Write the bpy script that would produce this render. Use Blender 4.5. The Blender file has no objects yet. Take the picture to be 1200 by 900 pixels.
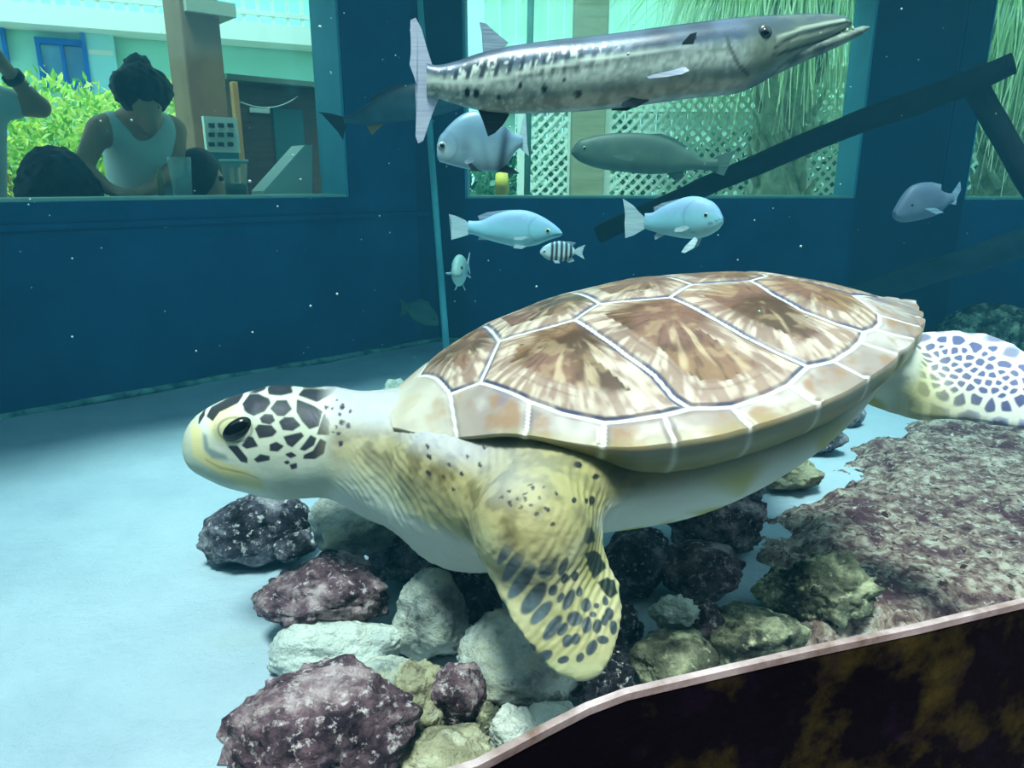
import bpy, bmesh, math, random
import numpy as np
from mathutils import Vector, Matrix, noise as mnoise

# ------------------------------------------------------------------ scene
scene = bpy.context.scene
COL = scene.collection
CAM_Z, PITCH, FPX = 0.80, math.radians(15.6), 850.0

cam_data = bpy.data.cameras.new('camera')
cam_data.sensor_width = 36.0
cam_data.lens = FPX / 1200.0 * 36.0
cam_data.clip_start = 0.01
cam = bpy.data.objects.new('camera', cam_data)
cam.location = (0, 0, CAM_Z)
cam.rotation_euler = (math.pi / 2 - PITCH, 0, 0)
COL.objects.link(cam)
scene.camera = cam

scene.view_settings.view_transform = 'Standard'
scene.view_settings.look = 'None'
scene.view_settings.gamma = 1.0
scene.view_settings.use_curve_mapping = False
scene.view_settings.exposure = EXPOSURE = 0.55
scene.cycles.max_bounces = 10
scene.cycles.diffuse_bounces = 4
scene.cycles.volume_bounces = 1
scene.cycles.transparent_max_bounces = 16
scene.cycles.caustics_reflective = False
scene.cycles.caustics_refractive = False

world = bpy.data.worlds.new('daylight')
scene.world = world
world.use_nodes = True
wn = world.node_tree.nodes
wl = world.node_tree.links
bg = wn['Background']
sky = wn.new('ShaderNodeTexSky')
sky.sky_type = 'HOSEK_WILKIE'
sky.turbidity = 4.0
sky.ground_albedo = 0.4
SUN_DIR = Vector((-0.05, -0.32, 0.94)).normalized()      # towards the sun
sky.sun_direction = SUN_DIR
wmix = wn.new('ShaderNodeMix'); wmix.data_type = 'RGBA'
wmix.inputs['Factor'].default_value = 0.75
wmix.inputs['B'].default_value = (0.95, 1.0, 1.0, 1)
wl.new(sky.outputs['Color'], wmix.inputs['A'])
wl.new(wmix.outputs['Result'], bg.inputs['Color'])
bg.inputs['Strength'].default_value = 1.8

sun_data = bpy.data.lights.new('sun', 'SUN')
sun_data.energy = 7.2
sun_data.angle = math.radians(13)
sun_data.color = (1.0, 0.80, 0.70)
sun = bpy.data.objects.new('sun', sun_data)
sun.rotation_euler = SUN_DIR.to_track_quat('Z', 'Y').to_euler()
COL.objects.link(sun)

WATER_ABSORB, WATER_SCATTER = (0.36, 0.145, 0.11), (0.004, 0.021, 0.031)

# ------------------------------------------------------------------ camera helpers (used to measure where things stand)
CP, SP = math.cos(PITCH), math.sin(PITCH)
CAMP = np.array([0, 0, CAM_Z])
FW = np.array([0, CP, -SP]); UPV = np.array([0, SP, CP]); RT = np.array([1.0, 0, 0])

def ray(px, py):
    return RT * ((px - 600) / FPX) + UPV * ((450 - py) / FPX) + FW

def at(px, py, Y):
    d = ray(px, py)
    return Vector(CAMP + d * (Y / d[1]))

def on_z(px, py, z=0.0):
    d = ray(px, py)
    return Vector(CAMP + d * ((z - CAM_Z) / d[2]))

def on_plane(px, py, p0, n):
    d = ray(px, py); n = np.array(n); p0 = np.array(p0)
    return Vector(CAMP + d * (((p0 - CAMP) @ n) / (d @ n)))

def project(P):
    d = P - CAMP
    z = d @ FW
    return 600 + FPX * (d @ RT) / z, 450 - FPX * (d @ UPV) / z

# ------------------------------------------------------------------ small helpers
def lin(c):
    out = []
    for v in c[:3]:
        v = v / 255.0
        out.append(v / 12.92 if v <= 0.04045 else ((v + 0.055) / 1.055) ** 2.4)
    return tuple(out) + (1.0,)

def linv(c):
    c = np.asarray(c, float) / 255.0
    return np.where(c <= 0.04045, c / 12.92, ((c + 0.055) / 1.055) ** 2.4)

def sstep(a, b, x):
    t = np.clip((x - a) / (b - a), 0, 1)
    return t * t * (3 - 2 * t)

def tag(o, label=None, cat=None, group=None, kind=None):
    if label: o['label'] = label
    if cat: o['category'] = cat
    if group: o['group'] = group
    if kind: o['kind'] = kind
    return o

def empty(name, loc, rotz=0.0):
    o = bpy.data.objects.new(name, None)
    o.empty_display_size = 0.05
    o.location = loc
    o.rotation_euler = (0, 0, rotz)
    COL.objects.link(o)
    return o

def link(name, me, material=None, parent=None, smooth=True, world_space=False):
    """One mesh object. Under a parent the vertices are in the parent's space unless world_space."""
    o = bpy.data.objects.new(name, me)
    COL.objects.link(o)
    if material:
        me.materials.append(material)
    if smooth:
        me.polygons.foreach_set('use_smooth', [True] * len(me.polygons))
    if parent:
        o.parent = parent
        if world_space:
            o.matrix_parent_inverse = parent_matrix(parent).inverted()
    return o

def parent_matrix(o):
    m = Matrix.LocRotScale(o.location, o.rotation_euler, o.scale)
    if o.parent:
        return parent_matrix(o.parent) @ o.matrix_parent_inverse @ m
    return m

def mesh_np(name, V, Fc):
    me = bpy.data.meshes.new(name)
    me.from_pydata([tuple(v) for v in np.asarray(V, float).tolist()], [], [tuple(f) for f in (Fc.tolist() if hasattr(Fc, 'tolist') else Fc)])
    me.update()
    return me

def set_cols(me, rgb):
    a = me.color_attributes.new('Col', 'FLOAT_COLOR', 'POINT')
    n = len(me.vertices)
    buf = np.ones((n, 4), np.float32)
    buf[:, :3] = rgb
    a.data.foreach_set('color', buf.ravel())

def me_from_bm(bm, name):
    me = bpy.data.meshes.new(name)
    bmesh.ops.recalc_face_normals(bm, faces=bm.faces)
    bm.to_mesh(me)
    bm.free()
    return me

def add_box(bm, size, loc=(0, 0, 0), rot=None, bevel=0.0):
    m = Matrix.Translation(loc)
    if rot is not None:
        m = m @ rot.to_4x4()
    m = m @ Matrix.Diagonal((size[0], size[1], size[2], 1))
    r = bmesh.ops.create_cube(bm, size=1, matrix=m)
    if bevel:
        es = set()
        for v in r['verts']:
            es.update(v.link_edges)
        bmesh.ops.bevel(bm, geom=list(es), offset=bevel, segments=2, affect='EDGES', profile=0.5)

def add_bar(bm, a, b, w, h, up=(0, 0, 1)):
    """A square bar from a to b."""
    a = Vector(a); b = Vector(b)
    x = (b - a); L = x.length; x.normalize()
    z = Vector(up); y = z.cross(x)
    if y.length < 1e-5:
        y = Vector((0, 1, 0))
    y.normalize(); z = x.cross(y)
    add_box(bm, (L, w, h), (a + b) / 2, Matrix((x, y, z)).transposed())

def tube(bm, pts, radii, seg=14, cap=True):
    pts = [Vector(p) for p in pts]
    if not hasattr(radii, '__len__'):
        radii = [radii] * len(pts)
    rings = []
    ref = Vector((0, 0, 1))
    for i, p in enumerate(pts):
        t = (pts[min(i + 1, len(pts) - 1)] - pts[max(i - 1, 0)]).normalized()
        if abs(t.dot(ref)) > 0.95:
            ref = Vector((1, 0, 0))
        u = t.cross(ref).normalized(); w = u.cross(t)
        ref = w
        rings.append([bm.verts.new(p + (u * math.cos(2 * math.pi * k / seg) + w * math.sin(2 * math.pi * k / seg)) * radii[i]) for k in range(seg)])
    for r0, r1 in zip(rings, rings[1:]):
        for k in range(seg):
            bm.faces.new((r0[k], r0[(k + 1) % seg], r1[(k + 1) % seg], r1[k]))
    if cap:
        bm.faces.new(rings[0]); bm.faces.new(rings[-1])

def lathe(bm, prof, loc=(0, 0, 0), seg=24):
    """Revolve (radius, z) pairs about z."""
    rings = []
    for r, z in prof:
        rings.append([bm.verts.new((loc[0] + max(r, 1e-4) * math.cos(2 * math.pi * k / seg), loc[1] + max(r, 1e-4) * math.sin(2 * math.pi * k / seg), loc[2] + z)) for k in range(seg)])
    for r0, r1 in zip(rings, rings[1:]):
        for k in range(seg):
            bm.faces.new((r0[k], r0[(k + 1) % seg], r1[(k + 1) % seg], r1[k]))
    bm.faces.new(rings[0]); bm.faces.new(rings[-1])

# ------------------------------------------------------------------ materials
def mat(name, ramp=None, scale=5.0, detail=6.0, rough=0.6, spec=0.3, bump=None, attr=False, second=None, metallic=0.0, stretch=(1, 1, 1), rnd=False, alpha=None, trans=0.0, dist=0.0, sss=0.0):
    """ramp: [(pos, rgb255)...] over noise; second: (ramp, scale, low, high) a second colour laid over by another noise;
    bump: [(scale, strength, distance)...]"""
    m = bpy.data.materials.new(name)
    m.use_nodes = True
    nt = m.node_tree; N = nt.nodes; Lk = nt.links
    p = N['Principled BSDF']
    p.inputs['Roughness'].default_value = rough
    p.inputs['Specular IOR Level'].default_value = spec
    p.inputs['Metallic'].default_value = metallic
    if trans:
        p.inputs['Transmission Weight'].default_value = trans
    tc = N.new('ShaderNodeTexCoord')
    vec = tc.outputs['Object']
    mp = N.new('ShaderNodeMapping'); mp.inputs['Scale'].default_value = stretch
    Lk.new(vec, mp.inputs['Vector']); vec = mp.outputs['Vector']
    if rnd:
        oi = N.new('ShaderNodeObjectInfo')
        sc = N.new('ShaderNodeVectorMath'); sc.operation = 'SCALE'; sc.inputs[0].default_value = (13.1, 27.7, 9.3)
        Lk.new(oi.outputs['Random'], sc.inputs['Scale'])
        ad = N.new('ShaderNodeVectorMath'); ad.operation = 'ADD'
        Lk.new(vec, ad.inputs[0]); Lk.new(sc.outputs[0], ad.inputs[1]); vec = ad.outputs[0]
    def noise(s, d=detail, r=0.6, di=dist):
        n = N.new('ShaderNodeTexNoise')
        n.inputs['Scale'].default_value = s; n.inputs['Detail'].default_value = d; n.inputs['Roughness'].default_value = r; n.inputs['Distortion'].default_value = di
        Lk.new(vec, n.inputs['Vector'])
        return n.outputs['Fac']
    def rampnode(src, pts):
        r = N.new('ShaderNodeValToRGB')
        e = r.color_ramp.elements
        while len(e) < len(pts):
            e.new(0.5)
        for k, (pos, c) in enumerate(pts):
            e[k].position = pos; e[k].color = lin(c)
        Lk.new(src, r.inputs['Fac'])
        return r.outputs['Color']
    if attr:
        a = N.new('ShaderNodeAttribute'); a.attribute_name = 'Col'
        col = a.outputs['Color']
    elif len(ramp) == 1:
        rg = N.new('ShaderNodeRGB'); rg.outputs[0].default_value = lin(ramp[0][1]); col = rg.outputs[0]
    else:
        col = rampnode(noise(scale), ramp)
    if second:
        for sec in (second if isinstance(second, list) else [second]):
            c2, s2, lo, hi = sec
            mx = N.new('ShaderNodeMix'); mx.data_type = 'RGBA'
            rg = N.new('ShaderNodeMapRange'); rg.inputs['From Min'].default_value = lo; rg.inputs['From Max'].default_value = hi
            Lk.new(noise(s2, 5.0, 0.65), rg.inputs['Value'])
            Lk.new(rg.outputs['Result'], mx.inputs['Factor'])
            Lk.new(col, mx.inputs['A'])
            mx.inputs['B'].default_value = lin(c2)
            col = mx.outputs['Result']
    Lk.new(col, p.inputs['Base Color'])
    nrm = None
    for (s, st, dd) in (bump or []):
        b = N.new('ShaderNodeBump'); b.inputs['Strength'].default_value = st; b.inputs['Distance'].default_value = dd
        Lk.new(noise(s, 6.0, 0.65), b.inputs['Height'])
        if nrm: Lk.new(nrm, b.inputs['Normal'])
        nrm = b.outputs['Normal']
    if nrm: Lk.new(nrm, p.inputs['Normal'])
    if alpha is not None:
        p.inputs['Alpha'].default_value = alpha
    if sss:
        p.inputs['Subsurface Weight'].default_value = sss
        p.inputs['Subsurface Radius'].default_value = (0.02, 0.015, 0.01)
        p.inputs['Subsurface Scale'].default_value = 0.3
    return m

def flat(name, c, rough=0.6, spec=0.3, **k):
    return mat(name, [(0, c)], rough=rough, spec=spec, **k)

def pane_mat(name, tint, gloss=0.04):
    m = bpy.data.materials.new(name); m.use_nodes = True
    N = m.node_tree.nodes; Lk = m.node_tree.links
    N.remove(N['Principled BSDF'])
    t = N.new('ShaderNodeBsdfTransparent'); t.inputs['Color'].default_value = tint + (1,)
    g = N.new('ShaderNodeBsdfGlossy'); g.inputs['Roughness'].default_value = 0.05
    mx = N.new('ShaderNodeMixShader'); mx.inputs['Fac'].default_value = gloss
    Lk.new(t.outputs[0], mx.inputs[1]); Lk.new(g.outputs[0], mx.inputs[2])
    Lk.new(mx.outputs[0], N['Material Output'].inputs['Surface'])
    return m

# ------------------------------------------------------------------ the tank
CORNER = on_z(510, 400)
LEFT0 = on_z(0, 490)
ldir = (Vector((CORNER.x, CORNER.y, 0)) - Vector((LEFT0.x, LEFT0.y, 0))).normalized()
LEFT_START = CORNER - ldir * 4.0
BACK_Y = CORNER.y
WALL_TOP, WATER_TOP, THICK = 1.75, 1.68, 0.24
RIM_Z = 0.45
rim_px = [(560, 900), (600, 879), (645, 855), (690, 832), (735, 815), (790, 802), (850, 788), (950, 765), (1080, 737), (1200, 708)]
RIM = [on_z(x, y, RIM_Z) for x, y in rim_px]
RIM = [Vector((-3.3, 0.10, RIM_Z)), Vector((-1.0, 0.20, RIM_Z)), Vector((-0.25, 0.30, RIM_Z)), Vector((-0.08, 0.345, RIM_Z))] + RIM + [Vector((1.2, 0.82, RIM_Z)), Vector((2.6, 1.15, RIM_Z)), Vector((4.2, 1.3, RIM_Z))]
RIGHT_A, RIGHT_B = Vector((3.3, BACK_Y, 0)), Vector((4.2, BACK_Y - 1.1, 0))

m_wall = mat('dark blue painted wall', [(0.3, (14, 72, 108)), (0.7, (24, 90, 128))], scale=3, rough=0.8, spec=0.1, bump=[(60, 0.3, 0.004)], second=((32, 100, 132), 22, 0.62, 0.8))
m_jamb = mat('teal painted jamb', [(0.3, (70, 150, 175)), (0.7, (86, 168, 190))], scale=4, rough=0.6)
m_caulk = mat('pale sealant', [(0.35, (60, 110, 110)), (0.65, (150, 185, 170))], scale=14, rough=0.8)
m_sand = mat('white sand', [(0.3, (148, 160, 174)), (0.7, (180, 190, 200))], scale=1.6, rough=0.9, spec=0.05, bump=[(6, 0.55, 0.03), (22, .3, .008), (140, 0.6, 0.003)], second=[((150, 158, 158), 3.2, 0.58, 0.85), ((90, 90, 84), 75, 0.73, 0.78)])

def wall_segments(name, p0, p1, out, openings, z0=-0.3, z1=WALL_TOP, thick=THICK):
    """A straight wall with rectangular openings [(s0, s1, sill, head)] measured along p0->p1; out is the outward normal."""
    p0 = Vector((p0[0], p0[1], 0)); p1 = Vector((p1[0], p1[1], 0))
    d = (p1 - p0); L = d.length; d.normalize(); out = Vector(out).normalized()
    R = Matrix((d, out, Vector((0, 0, 1)))).transposed()
    bm = bmesh.new()
    def seg(s0, s1, a, b):
        c = p0 + d * ((s0 + s1) / 2) + out * (thick / 2); c.z = (a + b) / 2
        add_box(bm, (s1 - s0, thick, b - a), c, R)
    s = 0.0
    for (a, b, sill, head) in openings:
        seg(s, a, z0, z1)
        seg(a, b, z0, sill)
        if head < z1: seg(a, b, head, z1)
        s = b
    seg(s, L, z0, z1)
    o = link(name, me_from_bm(bm, name), m_wall, smooth=False)
    tag(o, kind='structure')
    return p0, d, out, R

def jambs(name, p0, d, out, R, op, parts=('l', 'r', 's')):
    """The painted lining of one opening with its glass pane at the outer side."""
    a, b, sill, head = op
    w = empty(name, tuple(p0 + d * (a + b) / 2 + Vector((0, 0, sill))))
    tag(w, kind='structure')
    t = 0.012
    def lining(s, nm='frame'):
        bm = bmesh.new()
        c = p0 + d * s + out * (THICK / 2 + 0.003); c.z = (sill + head) / 2
        add_box(bm, (t, THICK - 0.01, head - sill), c, R)
        tag(link(nm, me_from_bm(bm, nm), m_jamb, w, False, True), kind='structure')
    lining(a + t / 2); lining(b - t / 2)
    bm = bmesh.new()
    c = p0 + d * ((a + b) / 2) + out * (THICK / 2 + 0.003); c.z = sill + t / 2
    add_box(bm, (b - a - 2 * t, THICK - 0.01, t), c, R)
    tag(link('window_sill', me_from_bm(bm, 'window_sill'), m_sill, w, False, True), kind='structure')
    bm = bmesh.new()
    c = p0 + d * ((a + b) / 2) + out * (THICK - 0.03); c.z = (sill + head) / 2
    add_box(bm, (b - a, 0.012, head - sill), c, R)
    tag(link('window_pane', me_from_bm(bm, 'window_pane'), m_pane, w, False, True), kind='structure')

m_sill = mat('pale green sill', [(0.3, (150, 190, 170)), (0.7, (180, 210, 190))], scale=5, rough=0.6)
m_pane = pane_mat('tank window glass', (0.88, 0.99, 0.95), 0.03)
m_front_pane = pane_mat('viewing window acrylic', (0.97, 0.99, 0.985), 0.003)

lout = Vector((-ldir.y, ldir.x, 0))
if lout.dot(Vector((-1, 1, 0))) < 0: lout = -lout
def left_s(px, py):
    q = on_plane(px, py, LEFT_START, lout)
    return (q - LEFT_START).dot(ldir), q.z
sA, zA = left_s(0, 237)
sB, zB = left_s(410, 231)
SILL_L = (zA + zB) / 2
opL = (sA - 1.0, sB, SILL_L, WALL_TOP - 0.08)
info = wall_segments('wall_left', LEFT_START, CORNER, lout, [opL])
jambs('window_1', *info, opL)
LEFT_INFO = info
bx = lambda px, py: at(px, py, BACK_Y)
SILL_B = bx(770, 232.5).z
b0 = Vector((CORNER.x, BACK_Y, 0))
op2 = (bx(545, 232).x - b0.x, bx(1003, 232).x - b0.x, SILL_B, WALL_TOP - 0.08)
op3 = (bx(1130, 232).x - b0.x, bx(1290, 232).x - b0.x, bx(1160, 234).z, WALL_TOP - 0.08)
infoB = wall_segments('wall_back', b0, RIGHT_A, (0, 1, 0), [op2, op3])
jambs('window_2', *infoB, op2)
jambs('window_3', *infoB, op3)
rd = (RIGHT_B - RIGHT_A).normalized()
wall_segments('wall_right', RIGHT_A, RIGHT_B, (-rd.y, rd.x, 0), [])
wall_segments('wall_side', RIGHT_B, (4.2, 1.3), (1, 0, 0), [])
wall_segments('wall_end', (-3.3, 0.1), LEFT_START, (-1, 0, 0), [])

# pale sealant bead where the left wall meets the floor, another along the back wall
def bead(name, a, b):
    n = 40; bm = bmesh.new(); pts = []; rad = []
    for i in range(n + 1):
        p = Vector(a).lerp(Vector(b), i / n)
        p.z = 0.004 + 0.004 * mnoise.noise(p * 5)
        pts.append(p); rad.append(0.013 + 0.005 * mnoise.noise(p * 9 + Vector((3, 1, 0))))
    tube(bm, pts, rad, 8)
    tag(link(name, me_from_bm(bm, name), m_caulk), kind='structure')
bead('trim_1', LEFT_START, CORNER)
bead('trim_2', CORNER, RIGHT_A)
# a slight ledge on the left wall under the sill
bm = bmesh.new()
q0 = LEFT_START - lout * 0.006; q1 = CORNER - lout * 0.006
add_bar(bm, (q0.x, q0.y, SILL_L - 0.085), (q1.x - 0.012, q1.y - 0.012, SILL_L - 0.085), 0.012, 0.02)
tag(link('trim_3', me_from_bm(bm, 'trim_3'), m_wall, smooth=False), kind='structure')

# sand floor
def sand_h(x, y):
    h = 0.010 * mnoise.noise(Vector((x * 1.3 + y * 0.9, y * 2.2 - x * 0.6, 0))) + 0.006 * mnoise.noise(Vector((x * 3.1, y * 4.0, 4.0)))
    h += 0.005 * math.sin((x * 0.55 + y) * 9 + 2 * mnoise.noise(Vector((x * 1.5, y * 1.5, 9))))
    return h * 0.8 - 0.004
nx, ny = 200, 130
xs = np.linspace(-3.35, 4.25, nx); ys = np.linspace(0.05, BACK_Y + 0.02, ny)
V = [(x, y, sand_h(x, y)) for y in ys for x in xs]
Fc = [(j * nx + i, j * nx + i + 1, (j + 1) * nx + i + 1, (j + 1) * nx + i) for j in range(ny - 1) for i in range(nx - 1)]
tag(link('floor', mesh_np('floor', V, Fc), m_sand), kind='structure')

# the front wall under the viewing window: a curved dark kerb, with the acrylic standing on it
m_front = mat('dark grimy kerb', [(0.35, (5, 7, 15)), (0.62, (9, 10, 19))], scale=9, rough=0.9, spec=0.02, bump=[(40, 0.4, 0.004)], second=[((52, 52, 26), 13, 0.50, 0.72), ((20, 14, 34), 21, 0.55, 0.75)])
m_rim = mat('worn pale rim', [(0.35, (84, 72, 66)), (0.65, (150, 152, 158))], scale=26, rough=0.5, spec=0.4)  # pale mottled strip along the kerb top
def ribbon(name, pts, z0, z1, t0, t1, m, parent=None, world=True):
    """A wall strip following pts, between offsets t0..t1 along the outward (towards the viewer) normal."""
    bm = bmesh.new(); rows = []
    for i, p in enumerate(pts):
        a = pts[max(i - 1, 0)]; b = pts[min(i + 1, len(pts) - 1)]
        t = Vector((b.x - a.x, b.y - a.y, 0)).normalized(); n = Vector((t.y, -t.x, 0))
        rows.append([bm.verts.new((p.x + n.x * o, p.y + n.y * o, z)) for o, z in ((t0, z0), (t1, z0), (t1, z1), (t0, z1))])
    for r0, r1 in zip(rows, rows[1:]):
        for k in range(4):
            bm.faces.new((r0[k], r0[(k + 1) % 4], r1[(k + 1) % 4], r1[k]))
    bm.faces.new(rows[0]); bm.faces.new(rows[-1])
    return link(name, me_from_bm(bm, name), m, parent, False)
def dense(pts, step=0.04):
    out = []
    for a, b in zip(pts, pts[1:]):
        k = max(1, int((b - a).length / step))
        out += [a.lerp(b, i / k) for i in range(k)]
    return out + [pts[-1]]
RIMD = dense(RIM)
tag(ribbon('wall_front', RIMD, -0.9, RIM_Z - 0.004, -0.006, 0.0, m_front), kind='structure')
tag(ribbon('trim_4', RIMD, RIM_Z - 0.004, RIM_Z + 0.002, -0.0055, 0.0005, m_rim), kind='structure')
w4 = empty('window_4', (0, 0.38, RIM_Z)); tag(w4, kind='structure')
pn = ribbon('window_pane', RIMD, RIM_Z + 0.002, 2.04, -0.004, 0.0, m_front_pane)
pn.parent = w4; pn.matrix_parent_inverse = parent_matrix(w4).inverted(); tag(pn, kind='structure')

# water filling the tank
def water_mat():
    m = bpy.data.materials.new('tank water'); m.use_nodes = True
    N = m.node_tree.nodes; Lk = m.node_tree.links
    N.remove(N['Principled BSDF'])
    def coef(node, c):
        mx = max(c); node.inputs['Color'].default_value = tuple(v / mx for v in c) + (1,); node.inputs['Density'].default_value = mx
    ab = N.new('ShaderNodeVolumeAbsorption')
    mx = max(WATER_ABSORB)
    ab.inputs['Color'].default_value = tuple(1 - v / mx for v in WATER_ABSORB) + (1,); ab.inputs['Density'].default_value = mx
    scn = N.new('ShaderNodeVolumeScatter'); coef(scn, WATER_SCATTER); scn.inputs['Anisotropy'].default_value = 0.3
    add = N.new('ShaderNodeAddShader')
    Lk.new(ab.outputs[0], add.inputs[0]); Lk.new(scn.outputs[0], add.inputs[1])
    Lk.new(add.outputs[0], N['Material Output'].inputs['Volume'])
    return m
inner = [Vector((p.x, p.y, 0)) for p in RIM] + [RIGHT_B, RIGHT_A, Vector((CORNER.x, BACK_Y, 0)), Vector((LEFT_START.x, LEFT_START.y, 0))]
# shrink the front edge a hair so that the water starts behind the acrylic
bm = bmesh.new()
lo = [bm.verts.new((p.x, p.y + (0.006 if i < len(RIM) else 0.0), -0.06)) for i, p in enumerate(inner)]
hi = [bm.verts.new((p.x, p.y + (0.006 if i < len(RIM) else 0.0), WATER_TOP)) for i, p in enumerate(inner)]
bm.faces.new(lo); bm.faces.new(hi)
for i in range(len(lo)):
    j = (i + 1) % len(lo)
    bm.faces.new((lo[i], lo[j], hi[j], hi[i]))
water = link('water', me_from_bm(bm, 'water'), water_mat(), smooth=False)
tag(water, 'clear blue-green salt water filling the whole tank', 'water', kind='structure')

# unseen dark gallery on the viewer's side, added to keep sky light out
m_gal = mat('dark gallery paint', [(0.3, (34, 36, 44)), (0.7, (44, 46, 54))], scale=2, rough=0.8)
def slab(name, size, loc, m=m_gal):
    bm = bmesh.new(); add_box(bm, size, loc)
    tag(link(name, me_from_bm(bm, name), m, smooth=False), kind='structure')
slab('floor_gallery', (9.0, 3.6, 0.1), (0.4, -0.9, -0.95))
slab('wall_gallery', (9.0, 0.1, 3.2), (0.4, -2.4, 0.6))
slab('wall_gallery_left', (0.1, 2.5, 3.2), (-3.9, -1.15, 0.6))
slab('wall_gallery_right', (0.1, 3.6, 3.2), (4.6, -0.6, 0.6))
bm = bmesh.new()  # unseen ceiling, front edge set to shade the kerb but not the rocks
cv = [bm.verts.new(c) for c in ((-4.0, -.42, 2.05), (4.7, -.30, 2.05), (4.7, -2.5, 2.05), (-4.0, -2.5, 2.05))]
fce = bm.faces.new(cv)
ex = bmesh.ops.extrude_face_region(bm, geom=[fce])
for g in ex['geom']:
    if isinstance(g, bmesh.types.BMVert): g.co.z += 0.12
tag(link('ceiling_shade', me_from_bm(bm, 'ceiling_shade'), m_gal, smooth=False), kind='structure')

# ------------------------------------------------------------------ implicit surfaces -> one continuous mesh
def surface_nets(D, org, h):
    """Quads of the zero level of the field D (negative inside)."""
    s = D < 0
    nx, ny, nz = D.shape
    acc = np.zeros((nx - 1, ny - 1, nz - 1, 3), np.float32); cnt = np.zeros((nx - 1, ny - 1, nz - 1), np.float32)
    def sub(A, i, j, k):
        return A[i:nx - 1 + i, j:ny - 1 + j, k:nz - 1 + k]
    for ax in range(3):
        for a in (0, 1):
            for b in (0, 1):
                o0 = [a, b]; o0.insert(ax, 0); o1 = [a, b]; o1.insert(ax, 1)
                d0 = sub(D, *o0); d1 = sub(D, *o1)
                c = (d0 < 0) != (d1 < 0)
                t = np.where(c, d0 / np.where(c, d0 - d1, 1), 0)
                for m in range(3):
                    acc[..., m] += np.where(c, t if m == ax else o0[m], 0)
                cnt += c
    act = cnt > 0
    idx = -np.ones(act.shape, np.int64)
    ii = np.argwhere(act)
    idx[act] = np.arange(len(ii))
    V = (ii + acc[act] / cnt[act][:, None]) * h + np.asarray(org)
    F = []
    for ax in range(3):
        sl0 = [slice(1, -1)] * 3; sl1 = [slice(1, -1)] * 3
        sl0[ax] = slice(0, -1); sl1[ax] = slice(1, None)
        a = s[tuple(sl0)]; b = s[tuple(sl1)]
        u, w = [(1, 2), (2, 0), (0, 1)][ax]
        for flip in (False, True):
            e = np.argwhere((a & ~b) if not flip else (~a & b))
            if not len(e): continue
            base = e.copy()
            for q in range(3):
                if q != ax: base[:, q] += 1
            quad = []
            for du, dw in ((-1, -1), (0, -1), (0, 0), (-1, 0)):
                c = base.copy(); c[:, u] += du; c[:, w] += dw
                quad.append(idx[c[:, 0], c[:, 1], c[:, 2]])
            Q = np.stack(quad, 1)
            F.append(Q[:, ::-1] if flip else Q)
    return V, np.concatenate(F)

def smin(a, b, k):
    h = np.clip(0.5 + 0.5 * (b - a) / k, 0, 1)
    return b * (1 - h) + a * h - k * h * (1 - h)

def cone_d(P, a, b, ra, rb, sc=(1, 1, 1)):
    """Round cone distance (approximate) in coordinates scaled by sc."""
    sc = np.asarray(sc); a = np.asarray(a, float) * sc; b = np.asarray(b, float) * sc
    Q = [P[i] * sc[i] for i in range(3)]
    ab = b - a
    t = sum((Q[i] - a[i]) * ab[i] for i in range(3)) / max(ab @ ab, 1e-9)
    t = np.clip(t, 0, 1)
    return np.sqrt(sum((Q[i] - a[i] - ab[i] * t) ** 2 for i in range(3))) - (ra + (rb - ra) * t)

def ell_d(P, c, r, R=None):
    q = [P[i] - c[i] for i in range(3)]
    if R is not None:
        R = np.asarray(R); q = [q[0] * R[0][i] + q[1] * R[1][i] + q[2] * R[2][i] for i in range(3)]
    k0 = np.sqrt(sum((q[i] / r[i]) ** 2 for i in range(3)))
    k1 = np.sqrt(sum((q[i] / r[i] ** 2) ** 2 for i in range(3)))
    return k0 * (k0 - 1) / np.maximum(k1, 1e-6)

def poly_sd(X, Y, pts):
    """Signed distance to a polygon (negative inside)."""
    pts = np.asarray(pts, float); n = len(pts)
    d = np.full(X.shape, 1e9); ins = np.zeros(X.shape, bool)
    for i in range(n):
        ax, ay = pts[i]; bx_, by_ = pts[(i + 1) % n]
        ex, ey = bx_ - ax, by_ - ay
        wx, wy = X - ax, Y - ay
        t = np.clip((wx * ex + wy * ey) / max(ex * ex + ey * ey, 1e-12), 0, 1)
        d = np.minimum(d, (wx - ex * t) ** 2 + (wy - ey * t) ** 2)
        c = ((ay <= Y) & (by_ > Y)) | ((by_ <= Y) & (ay > Y))
        with np.errstate(divide='ignore', invalid='ignore'):
            xi = ax + (Y - ay) / (by_ - ay if by_ != ay else 1e-9) * ex
        ins ^= c & (X < xi)
    d = np.sqrt(d)
    return np.where(ins, -d, d)

def grid_field(lo, hi, h):
    lo = np.asarray(lo, float)
    n = [int(math.ceil((hi[i] - lo[i]) / h)) + 1 for i in range(3)]
    ax = [lo[i] + h * np.arange(n[i]) for i in range(3)]
    return np.meshgrid(*ax, indexing='ij', sparse=True), lo, n

_rng = np.random.RandomState(7)
_perm3 = _rng.rand(32, 32, 32)
def vnoise(P, s):
    """Smooth value noise in 0..1 at points P (n,3), frequency s."""
    Q = np.asarray(P) * s
    i = np.floor(Q).astype(int); f = Q - i; f = f * f * (3 - 2 * f)
    out = 0
    for a in (0, 1):
        for b in (0, 1):
            for c in (0, 1):
                w = (f[:, 0] if a else 1 - f[:, 0]) * (f[:, 1] if b else 1 - f[:, 1]) * (f[:, 2] if c else 1 - f[:, 2])
                out = out + w * _perm3[(i[:, 0] + a) % 32, (i[:, 1] + b) % 32, (i[:, 2] + c) % 32]
    return out
def fbm(P, s, o=4):
    return sum(vnoise(P + 3.7 * k, s * 2 ** k) * 0.5 ** k for k in range(o)) / sum(0.5 ** k for k in range(o))

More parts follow.
